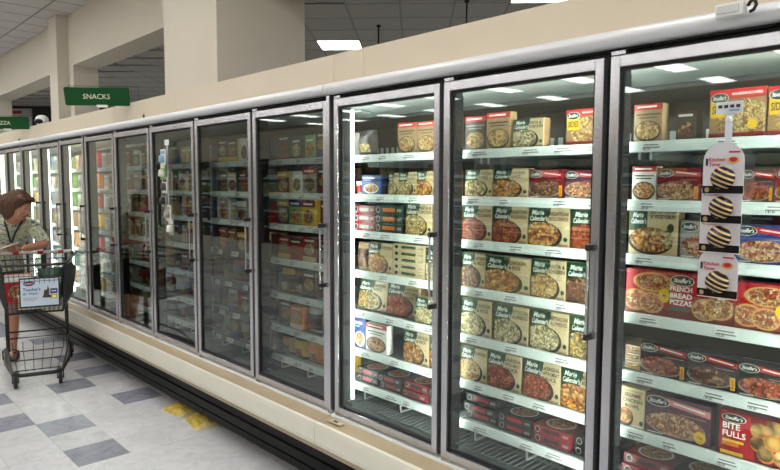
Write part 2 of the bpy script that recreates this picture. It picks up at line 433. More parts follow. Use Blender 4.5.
# ---- bulkhead, columns, outer walls
mb = MB(); mb.box((-26, 3.41, 3.565), (-6.818, 3.82, ZA+.1), PAINT); mb.box((-5.644, 3.41, 3.565), (8, 3.82, ZA+.1), PAINT)
struct(mb.build('trim_1'), 'long beige bulkhead beam over the openings behind the freezers', 'bulkhead')
def pier(x1, wd, name, label, colx=None):
    mb = MB(); mb.bbox((x1-wd, 3.412, 0), (x1, 3.80, 3.565), PAINT, .004)
    if colx: mb.bbox((colx-.42, 3.226, 0), (colx, 3.4115, ZA), PAINT, .006)
    struct(mb.build(name), label, 'column')
pier(-11.2, 0.75, 'trim_2', 'narrow beige pier with projecting column left of the green snacks sign', -11.385)
pier(-16.9, 0.75, 'trim_3', 'beige pier at the far left behind the pizza sign')
mb = MB(); mb.bbox((-6.816, 3.0, 0), (-5.646, 4.01, ZA), PAINT, .008)
struct(mb.build('trim_4'), 'wide beige boxed column standing behind the freezers', 'column')
DARKW = mat('far_wall_grey', (120, 114, 108), 0.8, var=0.05, vscale=2)
for nm, a_, b_, lb in (('wall_back', (-26, 15.5, 0), (8, 15.7, 4.5), 'far grey wall behind the freezers'), ('wall_left', (-26.2, -18, 0), (-26, 15.7, 4.5), 'far left end wall of the store'),
                   ('wall_right', (8, -18, 0), (8.2, 15.7, 4.5), 'end wall to the right of the aisle'), ('wall_front', (-26, -18.2, 0), (8, -18, 4.5), 'store wall behind the viewer')):
    mb = MB(); mb.box(a_, b_, DARKW if nm == 'wall_back' else PAINT); struct(mb.build(nm), lb, 'wall')
# dark doorway wall and the pale panel with a red sign seen through the far opening
PR = math.atan2(RV.y, RV.x)
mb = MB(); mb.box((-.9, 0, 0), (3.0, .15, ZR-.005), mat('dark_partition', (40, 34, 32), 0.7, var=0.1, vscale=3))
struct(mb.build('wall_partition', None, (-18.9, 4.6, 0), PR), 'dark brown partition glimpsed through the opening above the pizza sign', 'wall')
t = empty('menu_board', (-18.9, 4.6, 3.05), PR); tag(t, 'pale grey board with red lettering behind the pizza sign', 'sign')
mb = MB(); mb.bbox((-.85, -.05, 0), (.13, -.002, .56), mat('board_grey', (168, 166, 168), 0.5), .01); mb.build('board', t)
mb = MB(); mb.box((-.40, -.058, .42), (-.12, -.051, .50), mat('board_red', (150, 30, 30), 0.5)); mb.build('red_panel', t)

# ================================================================ FREEZER CASES
SZ = [1.817, 1.618, 1.431, 1.225, 1.016, 0.813, 0.632]     # shelf heights
SF = 2.125                                                 # shelf front
LED = mat('led_strip', (255, 255, 255), 0.4, emit=(0.93, 1.0, 0.955), emit_s=STRIP_POWER)
LEDV = mat('led_strip_bright', (255, 255, 255), 0.4, emit=(0.93, 1.0, 0.955), emit_s=30.0)
FILLT = mat('top_fill_glow', (255, 255, 255), 0.4, emit=(0.93, 1.0, 0.955), emit_s=55.0)
FILL_W = 9.5
LEDY = mat('led_strip_far', (255, 255, 255), 0.4, emit=(0.97, 1.0, 0.88), emit_s=26.0)
SHELFM = mat('shelf_grey', (176, 182, 180), 0.45, var=0.03, vscale=10)
ORD = ['first', 'second', 'third', 'fourth', 'fifth', 'sixth', 'seventh', 'eighth', 'ninth', 'tenth', 'eleventh', 'twelfth']

# shared part meshes (local origin: left bottom of the door bay)
W = PD-GAP
def door_frame_mesh():
    mb = MB(); f = 0.032; y0, y1 = Y0, Y0+.032
    for a_, b_ in (((0, y0, ZB), (f, y1, ZT)), ((W-f, y0, ZB), (W, y1, ZT)), ((f, y0, ZB), (W-f, y1, ZB+f+.002)), ((f, y0, ZT-f-.006), (W-f, y1, ZT))):
        mb.bbox(a_, b_, ALU, .003)
    return mb.mesh('door')
def gasket_mesh():
    mb = MB(); f = 0.032; g = .009; y0, y1 = Y0+.010, Y0+.034
    x0, x1, z0, z1 = f, W-f, ZB+f+.002, ZT-f-.006
    for a_, b_ in (((x0, y0, z0), (x0+g, y1, z1)), ((x1-g, y0, z0), (x1, y1, z1)), ((x0+g, y0, z0), (x1-g, y1, z0+g)), ((x0+g, y0, z1-g), (x1-g, y1, z1))):
        mb.box(a_, b_, GASKET)
    return mb.mesh('gasket')
def glass_mesh():
    mb = MB(); f = .038; mb.box((f, Y0+.016, ZB+f), (W-f, Y0+.021, ZT-f-.006), GLASS); return mb.mesh('glass')
def handle_mesh():
    mb = MB(); x = W-.026; y = Y0-.026
    mb.tube([(x, y, 1.13), (x, y, 1.47)], .005, ALU, 8)
    for z in (1.145, 1.455):
        mb.bbox((x-.008, y-.007, z-.011), (x+.008, Y0+.001, z+.011), BLACK, .003)
    return mb.mesh('handle')
def hinge_mesh():
    mb = MB()
    mb.bbox((.0, Y0+.001, 0), (.05, Y0+.03, .016), ALU, .003)
    return mb.mesh('hinge')
DOORM, GASKM, GLASSM, HANDM, HINGM = door_frame_mesh(), gasket_mesh(), glass_mesh(), handle_mesh(), hinge_mesh()
SW = PD-.012
def shelf_mesh(deep):
    mb = MB(); mb.box((0, SF+.012, -.028), (SW, SF+deep, -.010), SHELFM)
    for k in range(2): mb.box((.01+k*(SW-.03), SF+.17, -.055), (.02+k*(SW-.03), SF+deep, -.028), SHELFM)
    return mb.mesh('shelf')
def rail_mesh():
    mb = MB(); mb.prism([(SF+.012, 0.001), (SF+.002, -.001), (SF-.006, -.034), (SF-.002, -.037), (SF+.012, -.034)], 0, SW, RAILM)
    return mb.mesh('price_rail')
SHM, RLM = shelf_mesh(.55), rail_mesh()
RLMD = RLM.copy(); RLMD.materials[0] = mat('shaded_rail_grey', (70, 72, 72), .5)  # darker rail colour stands in for shade in the lower bay
def tag_mesh(v):
    mb = MB(); r_ = random.Random(v); w_ = (.075, .06, .09)[v % 3]
    y_ = lambda z: SF-.0012+(z+.001)*(-.0)  # tilt handled by two rows of points
    def pt(x, z, k): return (x, SF+.0018-(abs(z)-.001)*.242-.0008*k, z)
    mb.face([pt(0, -.033, 1), pt(w_, -.033, 1), pt(w_, -.004, 1), pt(0, -.004, 1)], TAG)
    mb.face([pt(0, -.033, .2), pt(w_, -.033, .2), pt(w_, -.004, .2), pt(0, -.004, .2)][::-1], TAG)
    for k in range(2):
        a_ = .004+r_.random()*.006; b_ = w_-.006-r_.random()*.012; z = -.011-k*.009
        mb.face([pt(a_, z-.004, 2), pt(b_, z-.004, 2), pt(b_, z, 2), pt(a_, z, 2)], FAINT)
    for k in range(5):
        a_ = .006+k*.006
        mb.face([pt(a_, -.031, 2), pt(a_+.002+.002*(k % 2), -.031, 2), pt(a_+.002+.002*(k % 2), -.024, 2), pt(a_, -.024, 2)], FAINT)
    return mb.mesh('price_tag')
TAGM = [tag_mesh(v) for v in range(4)]
def grille_mesh():
    mb = MB()
    for k in range(26):
        x = .02+k*(PD-.04)/25; mb.tube([(x, Y0+.06, .545), (x, 2.62, .56)], .003, WIRE, 5, False)
    for y in (Y0+.07, 2.2, 2.4, 2.6): mb.tube([(.01, y, .54), (PD-.01, y, .54)], .004, WIRE, 5, False)
    return mb.mesh('floor_grille')
GRM = grille_mesh()
def post_mesh():
    mb = MB()
    mb.tube([(0, SF+.3, .55), (0, SF+.02, .55), (0, SF+.02, .60)], .006, RAILM, 6)
    return mb.mesh('support_leg')
PSM = post_mesh()
def mullion(case, x, wd, lit, visible, yb=2.092):
    mb = MB(); mb.box((x-wd/2, Y0+.036, ZB-.01), (x+wd/2, yb, ZT+.005), MULL)
    mb.box((x-wd/2+.0005, yb, ZB+.03), (x+wd/2-.0005, yb+.006, ZT-.05), BLACK)
    for k in range(26):   # shelf-standard slots on the mullion side
        z = .6+k*.055; mb.box((x+wd/2-.001, Y0+.05, z), (x+wd/2+.0015, yb-.012, z+.012), BLACK)
    o = mb.build('mullion', case)
    if lit:
        s_ = MB(); lm_ = LEDY if visible == 2 else LED
        # strip on the rear of the mullion, facing into the case
        s_.box((x-.016, yb+.006, ZB+.06), (x+.016, yb+.010, ZT-.05), lm_)
        s_.build('led_strip', o)
        if visible != 2 and x > -2.5:
            # added bar and area light, out of view, evening the light across the bay
            s_ = MB(); s_.box((x-wd/2-.006, Y0+.046, ZB+.06), (x-wd/2-.0005, Y0+.070, ZT-.05), WHITEM); s_.build('fill_bar', o)
            ld = bpy.data.lights.new('fill_bar_light', 'AREA'); ld.shape = 'RECTANGLE'; ld.size = .020; ld.size_y = ZT-ZB-.13; ld.energy = FILL_W; ld.color = (.93, 1.0, .955); ld.spread = math.radians(95)
            lo = bpy.data.objects.new('fill_bar_light', ld); COL.objects.link(lo); lo.parent = o
            lo.matrix_local = Matrix.Translation((x-wd/2-.0075, Y0+.058, (ZT+ZB+.01)/2)) @ Vector((-1, .06, 0)).to_track_quat('-Z', 'Y').to_matrix().to_4x4()
        if visible:
            s_ = MB(); hw_ = .009 if visible == 1 else .004; s_.box((x+wd/2+.0005, yb-.004 if visible == 1 else yb+.002, ZB+.06), (x+wd/2+hw_, yb+.010, ZT-.05), LEDV if visible == 1 else lm_)
            s_.build('led_strip', o)
    return o
def freezer(xl, nd, lit, label, vis, tags, seams):
    """xl: left edge of the leftmost door; nd doors to its right"""
    x0, x1 = xl-.029, xl+nd*PD-GAP+.029
    c = empty('freezer_case', ((x0+x1)/2, 2.4, 0)); tag(c, label, 'freezer', 'glass-door freezer cases in the run')
    ofs = Vector(c.location)
    inv = Matrix.Translation(-ofs)
    def put(o): o.matrix_parent_inverse = inv; return o
    # shell
    mb = MB(); mb.box((x0+.02, 2.78, .2), (x1-.02, 2.80, 2.3), BACKP)
    for k in range(int((x1-x0)/.05)):      # perforations along the top of the back panel
        mb.box((x0+.03+k*.05, 2.776, 1.86), (x0+.055+k*.05, 2.781, 1.90), LINER)
    put(mb.build('back_panel', c))
    mb = MB(); mb.prism([(Y0+.062, 2.079), (2.36, 2.036), (2.37, 2.05), (Y0+.062, 2.079+.015)], x0+.012, x1-.012, LINER); put(mb.build('interior_ceiling', c))
    mb = MB(); mb.box((x0+.012, 2.37, 2.02), (x1-.012, 2.78, 2.05), BACKP); put(mb.build('air_duct', c))
    mb = MB(); mb.box((x0+.012, Y0+.04, .44), (x1-.012, 2.78, .50), mat('case_floor', (96, 102, 104), 0.45)); put(mb.build('case_floor', c))
    for x, use in ((x0, vis == 2), (x1-.012, vis == 1)):      # cases of a run stand open to each other
        if not use: continue
        mb = MB(); mb.box((x, Y0+.03, .12), (x+.012, 2.8, 2.31), LINER); put(mb.build('end_panel', c))
    # face: header, sill, canopy
    mb = MB(); mb.box((x0+.001, Y0+.034, ZT-.035), (x1-.001, Y0+.06, 2.15), BLACK)
    mb.box((x0+.001, Y0+.012, ZT+.018), (x1-.001, Y0+.036, ZT+.05), BLACK)
    put(mb.build('header', c))
    mb = MB(); mb.box((x0+.001, Y0+.034, ZB-.045), (x1-.001, Y0+.06, ZB+.03), BLACK); put(mb.build('lower_frame', c))
    prof = [(Y0+.03, 2.165)]+[(1.957+.028-.030*math.cos(math.radians(t))+.002, 2.142+.026*math.sin(math.radians(t))) for t in range(80, -91, -17)]+[(Y0+.03, 2.116)]
    mb = MB(); mb.prism(prof, x0+.003, x1-.003, CANOPY, True); put(mb.build('canopy_rail', c))
    # fascia panels with open seams
    xs = [x0]+sorted(seams)+[x1]
    for a_, b_ in zip(xs, xs[1:]):
        mb = MB(); mb.bbox((a_+.0015, 2.03, 2.155), (b_-.0015, 2.05, 2.318), BEIGE, .002); put(mb.build('fascia_panel', c))
    mb = MB(); mb.box((x0+.002, 2.051, 2.08), (x1-.002, 2.8, 2.10), BEIGE); put(mb.build('roof_panel', c))
    # sill strip, ledge, bumper, kick
    mb = MB(); mb.prism([(Y0+.034, ZB-.012), (Y0+.004, ZB-.014), (Y0-.006, ZB-.017), (Y0-.007, ZB-.026), (Y0+.034, ZB-.026)], x0+.004, x1-.004, WHITEM); put(mb.build('sill', c))
    mb = MB(); mb.prism([(Y0+.034, ZB-.0265), (Y0-.006, ZB-.0265), (1.914, .4555), (1.914, .44), (Y0+.034, .44)], x0+.002, x1-.002, TAN); put(mb.build('ledge', c))
    mb = MB(); mb.prism([(1.9135, .4575), (1.906, .4575), (1.900, .453), (1.897, .43), (1.896, .36), (1.900, .337), (1.908, .330), (1.9135, .330)], x0+.0015, x1-.0015, CREAM); put(mb.build('bumper', c))
    mb = MB(); mb.prism([(1.94, .3295), (1.906, .3295), (1.908, .312), (1.915, .305), (1.96, .300), (1.96, .3295)], x0+.002, x1-.002, TAN); put(mb.build('bumper_trim', c))
    mb = MB(); mb.prism([(1.955, .2995), (1.955, .235), (1.968, .230), (1.968, .222), (1.955, .217), (1.957, .165), (1.985, .160), (1.985, .148), (1.972, .143), (1.972, .10), (2.15, .095), (2.16, .0), (2.2, 0), (2.2, .2995)], x0+.001, x1-.001, KICK); put(mb.build('kick_plate', c))
    mb = MB(); mb.box((x0+.002, 1.9145, .331), (x1-.002, 2.79, .44), mat('case_underframe', (60, 60, 60), 0.6)); put(mb.build('base_frame', c))
    # doors
    for k in range(nd):
        x = xl+k*PD
        d = put(link('door', DOORM, c, (x, 0, 0)))
        for nm, me in (('glass', GLASSM), ('gasket', GASKM), ('handle', HANDM)): link(nm, me, d)
        link('hinge', HINGM, d, (0, 0, ZT+.001)); link('hinge', HINGM, d, (0, 0, ZB-.0175))
        for si, z in enumerate(SZ):
            s_ = put(link('shelf', SHM, c, (x-GAP/2+.006, 0, z)))
            link('price_rail', RLMD if (nd == 5 and not lit and k == 3 and si >= 3) else RLM, s_)
            if tags:
                r_ = random.Random(k*17+si)
                xx = .03+r_.random()*.06
                while xx < SW-.07:
                    link('price_tag', TAGM[r_.randrange(4)], s_, (xx, 0, 0)); xx += .12+r_.random()*.14
        put(link('floor_grille', GRM, c, (x-GAP/2, 0, 0)))
        for sx in (.09, .36, .63): put(link('support_leg', PSM, c, (x-GAP/2+sx, 0, 0)))
    for k in range(nd+1):
        x = xl+k*PD-GAP/2
        end = k in (0, nd)
        if k == 0: xx, wd = x0+.012+.02, .06
        elif k == nd: xx, wd = x1-.012-.02, .06
        else: xx, wd = x, .078
        mo = mullion(c, xx, wd, lit, vis if (k == 0 or (vis == 2 and k < nd)) else 0)
        put(mo)
    if lit:
        mb = MB(); mb.box((x0+.05, Y0+.061, 2.060), (x1-.05, Y0+.066, 2.076), FILLT); put(mb.build('top_fill', c))  # added emitter hidden behind the header, brightens the interior ceiling
    # narrow bright post covering the joint between two cases
    mb = MB(); mb.bbox((x1-.027, Y0-.004, ZB-.03), (x1-.002, Y0+.03, 2.168), ALU, .003); put(mb.build('joint_post', c))
    return c
xlR = XR-2*PD; xlM = XM-5*PD; xlL = xlM-.0585-5*PD+GAP-.0
frz_r = freezer(xlR, 3, True, 'brightly lit three-door freezer nearest the viewer, on the right', 1, True, [-2.38])
frz_m = freezer(xlM, 5, False, 'unlit five-door freezer in the middle of the run', 0, True, [-5.65, -4.45])
frz_l = freezer(xlL, 5, True, 'lit freezer at the far left end beside the woman', 2, False, [-7.9, -9.0])
# small stamped plate below the first door of the near case
mb = MB(); mb.bbox((xlR+.02, 1.9405, .4665), (xlR+.12, 1.975, .471), mat('badge', (196, 184, 160), .4), .001)
mb.box((xlR+.055, 1.95, .471), (xlR+.085, 1.965, .4716), INK)
o = mb.build('data_plate', frz_r); o.matrix_parent_inverse = Matrix.Translation(-Vector(frz_r.location))
o['label'] = 'small stamped data plate'

# ================================================================ FROZEN FOOD
PASTA = food('food_pasta', [(226, 196, 120), (205, 160, 80), (240, 222, 170), (170, 104, 46)], 115)
RED = food('food_redsauce', [(150, 52, 30), (196, 90, 50), (110, 40, 26), (214, 140, 90)], 115)
ALF = food('food_alfredo', [(236, 220, 170), (214, 188, 120), (244, 236, 208), (150, 150, 70)], 105)
CHK = food('food_chicken', [(224, 160, 70), (190, 110, 44), (240, 205, 130), (150, 80, 40)], 78)
VEG = food('food_veg', [(120, 140, 50), (220, 190, 110), (190, 110, 50), (230, 220, 170)], 100)
MEAT = food('food_meat', [(96, 52, 34), (140, 80, 50), (70, 38, 28), (200, 160, 110)], 90)
RICE = food('food_rice', [(214, 176, 110), (196, 120, 60), (235, 215, 160), (180, 60, 40)], 110)
PIZ = food('food_pizza', [(200, 60, 40), (240, 200, 120), (170, 36, 30), (244, 226, 180)], 110)
LAS = food('food_lasagna', [(206, 110, 70), (236, 210, 170), (170, 60, 40), (230, 200, 150)], 110)
POT = food('food_potato', [(214, 166, 84), (190, 130, 60), (232, 196, 120), (150, 100, 50)], 24)
C_ = {}
def cm(name, *c): 
    C_[name] = mat('print_'+name, c, 0.38, var=0.03, vscale=25); return C_[name]
cm('cream', 202, 182, 140); cm('green', 12, 60, 34); cm('dkgreen', 14, 48, 30); cm('red', 176, 26, 32); cm('dkred', 120, 24, 30); cm('black', 26, 22, 22)
cm('brown', 74, 48, 36); cm('white', 222, 220, 212); cm('yellow', 222, 180, 40); cm('blue', 34, 58, 120); cm('sky', 120, 160, 200); cm('grey', 150, 146, 142)
cm('purple', 84, 44, 62); cm('tan', 160, 132, 96); cm('teal', 40, 110, 100); cm('orange', 214, 120, 40); cm('dkgrey', 62, 58, 56); cm('ltgreen', 120, 170, 90); cm('crust', 206, 158, 92)
cm('pink', 206, 130, 120); cm('kraft', 150, 118, 82)
def start(w, h, d, base, side=None):
    mb = MB(); mb.bbox((0, 0, 0), (w, d, h), base, .0012)
    if side: mb.face([(w+.0004, .002, .002), (w+.0004, d-.002, .002), (w+.0004, d-.002, h-.002), (w+.0004, .002, h-.002)], side)
    return mb, Face(mb, 0, 0, w, h)
def logo_mc(f, x, z, w, h):
    f.text('Marie', x+w*.16, z+h*.52, h*.36, WTEXT, w*.62, .3)
    f.text("Callender's", x+w*.08, z+h*.10, h*.36, WTEXT, w*.88, .3)
def logo_st(f, cx, cz, rx, rz):
    f.ell(cx, cz, rx, rz, C_['white']); f.ell(cx, cz, rx*.93, rz*.9, C_['black']); f.ell(cx, cz, rx*.86, rz*.8, C_['dkgreen'])
    f.text("Stouffer's", cx, cz-rz*.38, rz*.85, WTEXT, rx*1.45, .3, True)
def mk_mc(w, h, fd, lines, flip=0):
    mb, f = start(w, h, .045, C_['cream'], C_['kraft'])
    f.rect(.0, .47, .50, 1, C_['green']); f.poly([(.47, .62), (.56, 1), (.47, 1)], C_['green'])
    logo_mc(f, .0, .62, .5, .37)
    f.ell(.34, .27, .50, .36, C_['black'], 24); f.ell(.31, .30, .46, .33, fd, 24)
    for i, l in enumerate(lines):
        f.text(l, .53, .80-.13*i, .10, INK, .45)
    f.rect(.70, .94, .50, .512, C_['grey'])
    f.ell(.92, .20, .05, .06, C_['green'], 12); f.rect(.76, .98, .015, .075, C_['tan'])
    return mb
def mk_mcwide(w, h, fd, lines):
    mb, f = start(w, h, .05, C_['cream'], C_['kraft'])
    f.rect(0, .38, .52, 1, C_['green']); logo_mc(f, .02, .64, .36, .33)
    f.rect(.42, .98, .86, .88, C_['tan'])
    for i, l in enumerate(lines): f.text(l, .45, .90-.1*i, .07, INK, .5)
    f.ell(.46, .30, .46, .30, C_['black'], 22); f.ell(.46, .33, .42, .28, fd, 22); f.ell(.80, .36, .13, .2, VEG, 12)
    f.ell(.86, .6, .07, .1, C_['green'], 12)
    return mb
def mk_band(w, h, fd, base='tan', dark=False, lines=2):
    mb, f = start(w, h, .045, C_[base], C_[base])
    f.rect(0, 1, .84, 1, C_['red']); f.rect(.1, .8, .90, .945, WTEXT)
    f.rect(.08, .92, .70, .74, C_['dkgrey'] if not dark else C_['grey']); f.rect(.16, .80, .62, .65, C_['dkgrey'] if not dark else C_['grey'])
    f.ell(.5, .27, .47, .28, C_['black'] if not dark else C_['dkgrey'], 20); f.ell(.5, .29, .42, .24, fd, 20)
    return mb
def mk_st(w, h, base, fd, band='red', plate='white', badge=False, logo=(.2, .84, .19, .13), title=True):
    mb, f = start(w, h, .05, C_[base], C_[base])
    f.poly([(.34, .80), (1, .70), (1, .86), (.34, .95)], C_[band])
    if title: f.poly([(.44, .855), (.92, .78), (.92, .82), (.44, .895)], WTEXT)
    f.rect(.55, .94, .62, .64, C_['grey'])
    f.ell(.47, .31, .47, .28, C_['grey'], 24); f.ell(.47, .335, .445, .275, fd, 24)
    logo_st(f, *logo)
    if badge: f.ell(.86, .2, .09, .15, C_['yellow'], 14); f.text('31g', .86, .16, .08, INK, .1, 0, True)
    else: f.rect(.88, .97, .06, .44, C_['yellow']); f.rect(.90, .95, .1, .38, C_['orange'])
    f.rect(.04, .3, .03, .06, C_['white'])
    return mb
def mk_sides(w, h):
    mb, f = start(w, h, .05, C_['tan'], C_['tan'])
    f.rect(0, 1, 0, .8, C_['kraft']); f.ell(.62, .36, .5, .42, PASTA, 22)
    f.rect(0, 1, .80, 1, C_['red']); f.text('MACARONI & CHEESE', .40, .865, .06, WTEXT, .54)
    f.rect(.02, .33, .42, .82, C_['yellow']); f.text('SIDES', .05, .50, .17, INK, .26)
    logo_st(f, .18, .82, .17, .11)
    f.rect(0, 1, 0, .10, C_['dkred']); f.ell(.78, .26, .09, .11, C_['yellow'], 14)
    return mb
def mk_fbp(w, h):
    mb, f = start(w, h, .06, C_['red'], C_['dkred'])
    f.rect(0, 1, 0, .18, C_['dkred'])
    for cx, cz, rx, rz in ((.27, .74, .20, .22), (.11, .30, .13, .25), (.26, .27, .12, .24), (.76, .27, .12, .24), (.88, .34, .13, .25)):
        f.ell(cx, cz, rx, rz, C_['crust'], 18); f.ell(cx, cz, rx*.87, rz*.82, PIZ, 18)
    f.ell(.385, .47, .055, .16, C_['yellow'], 14); f.text('3g', .385, .43, .08, INK, .07, 0, True)
    logo_st(f, .55, .84, .11, .12)
    for i, l in enumerate(('FRENCH', 'BREAD', 'PIZZAS')): f.text(l, .445, .60-.15*i, .115, WTEXT, .20)
    f.rect(.445, .63, .18, .25, C_['teal'])
    f.ell(.88, .80, .14, .16, C_['crust'], 16); f.ell(.88, .80, .12, .13, PIZ, 16)
    return mb
def mk_bites(w, h):
    mb, f = start(w, h, .06, C_['dkred'], C_['dkred'])
    f.poly([(0, .0), (.48, .0), (.40, 1), (0, 1)], C_['red'])
    for cx, cz in ((.52, .70), (.70, .82), (.88, .72), (.52, .42), (.70, .52), (.90, .44), (.62, .22), (.82, .22), (.97, .60)):
        f.ell(cx, cz, .115, .18, C_['orange'], 14); f.ell(cx-.01, cz+.02, .10, .155, POT, 14)
    logo_st(f, .2, .87, .16, .10)
    f.text('BITE', .06, .62, .14, WTEXT, .30); f.text('FULLS', .06, .44, .14, WTEXT, .34)
    f.rect(.06, .34, .32, .38, C_['yellow']); f.rect(.06, .28, .24, .31, C_['orange']); f.rect(.04, .34, .04, .12, C_['yellow'])
    return mb
def mk_sesame(w, h):
    mb, f = start(w, h, .05, C_['cream'], C_['kraft'])
    f.rect(.1, .9, .90, .925, C_['tan'])
    for i, l in enumerate(('SESAME', 'CHICKEN', 'BOWL')): f.text(l, .5, .76-.14*i, .10, INK, .8, 0, True)
    f.ell(.22, .22, .34, .24, C_['black'], 18); f.ell(.20, .25, .30, .2, CHK, 18); f.ell(.88, .14, .08, .06, C_['green'], 10); f.rect(.5, .96, .01, .06, C_['white'])
    return mb
def mk_blue(w, h, fd):
    mb, f = start(w, h, .045, C_['blue'], C_['blue'])
    f.rect(.08, .7, .80, .88, WTEXT); f.rect(.08, .5, .70, .74, C_['sky']); f.ell(.52, .30, .42, .26, C_['white'], 18); f.ell(.52, .32, .36, .21, fd, 18)
    return mb
def mk_flat(w, h, d, base, top, stripe):
    """flat lying carton: long edge to the front, picture on the lid"""
    mb, f = start(w, h, d, C_[base], C_[base])
    f.rect(.28, .72, .3, .72, C_[stripe]); f.ell(.12, .5, .07, .36, C_['white'], 12); f.ell(.12, .5, .06, .3, C_['black'], 12); f.rect(.8, .95, .35, .65, C_['grey'])
    n = 20; mb.face([(w*.5+w*.36*math.cos(2*math.pi*k/n), d*.45+d*.36*math.sin(2*math.pi*k/n), h+.0005) for k in range(n)], C_['white'])
    mb.face([(w*.5+w*.32*math.cos(2*math.pi*k/n), d*.45+d*.32*math.sin(2*math.pi*k/n), h+.001) for k in range(n)], top)
    return mb
def mk_plain(w, h, d, base, stripe, fd, variant=0):
    mb, f = start(w, h, d, C_[base], C_[base])
    if variant % 3 == 0: f.rect(0, 1, .72, 1, C_[stripe]); f.rect(.12, .8, .80, .88, WTEXT); f.ell(.5, .34, .40, .28, fd, 16)
    elif variant % 3 == 1: f.rect(0, .3, 0, 1, C_[stripe]); f.rect(.36, .9, .74, .82, WTEXT); f.ell(.64, .38, .30, .30, fd, 16)
    else: f.rect(0, 1, 0, .22, C_[stripe]); f.ell(.5, .52, .38, .24, fd, 16); f.rect(.15, .85, .84, .92, C_['white'])
    return mb
def mk_bag(w, h, d, base, stripe, fd, seed=0):
    """pillow bag with a crimped top, standing"""
    r_ = random.Random(seed); nx, nz = 9, 9
    mb = MB(); grid = {}
    for s_ in (0, 1):
        for i in range(nx+1):
            for j in range(nz+1):
                u, v = i/nx, j/nz
                bul = (math.sin(math.pi*min(1, max(0, u)))**.5)*(math.sin(math.pi*min(.97, v*.94+.05))**.6)
                jit = (r_.random()-.5)*.008
                wv = 1-.06*math.sin(math.pi*v)
                x = w*(.5+(u-.5)*wv); y = d/2+(-1 if s_ == 0 else 1)*(d/2*bul)+jit*bul; z = h*v
                grid[s_, i, j] = (x, y, z)
    for s_ in (0, 1):
        vs = [grid[s_, i, j] for j in range(nz+1) for i in range(nx+1)]
        def fs(c): return [(j*(nx+1)+i, j*(nx+1)+i+1, (j+1)*(nx+1)+i+1, (j+1)*(nx+1)+i) for j in range(nz) for i in range(nx) if c(i, j)]
        mb.raw(vs, fs(lambda i, j: j >= 7 or j == 0), C_[stripe], True)
        mb.raw(vs, fs(lambda i, j: 1 <= j < 4 and 1 < i < 7), fd, True)
        mb.raw(vs, fs(lambda i, j: not (j >= 7 or j == 0) and not (1 <= j < 4 and 1 < i < 7)), C_[base], True)
    return mb
PROD = {}
def product(key, builder):
    if key not in PROD:
        me = builder().mesh('carton'); PROD[key] = me
    return PROD[key]
LV5 = ['lowest', 'second-lowest', 'middle', 'second-highest', 'topmost']; LV3 = ['bottom', 'middle', 'top']; LV2 = ['bottom', 'top']
DOORNAME = {1: 'first door from right'}
for d_ in range(2, 14): DOORNAME[d_] = ORD[d_-1]+' door from right' if d_ <= 12 else 'leftmost door'
COUNT = {}
def place(name, me, desc, cat, door, row, pos, x, y, z, rz=0, rx=0, extra=''):
    o = link(name, me, None, (x, y, z))
    o.rotation_euler = (rx, 0, rz)
    if extra: lab = f'{desc}, {extra}{ORD[pos]} from left, {ORD[row]} shelf, {DOORNAME[door]}'.replace('of stack '+ORD[pos], 'of '+ORD[pos]+' stack')
    else: lab = f'{desc}, {ORD[pos]} from left, {ORD[row]} shelf, {DOORNAME[door]}'
    tag(o, lab, cat, f'frozen food on the {ORD[row]} shelf, {DOORNAME[door]}')
    return o
TITLES = [('RIGATONI', 'BOLOGNESE'), ('CHICKEN', '& RICE'), ('FETTUCCINI', 'ALFREDO'), ('LASAGNA', 'WITH MEAT', 'SAUCE'), ('PASTA &', 'CHICKEN'), ('CHICKEN',)]
FOODS = {'past': PASTA, 'red': RED, 'alf': ALF, 'chk': CHK, 'veg': VEG, 'meat': MEAT, 'rice': RICE, 'piz': PIZ, 'las': LAS, 'pot': POT}
FN = {'past': 'pasta', 'red': 'red-sauce pasta', 'alf': 'creamy noodle', 'chk': 'golden chicken', 'veg': 'vegetable', 'meat': 'beef', 'rice': 'rice'}
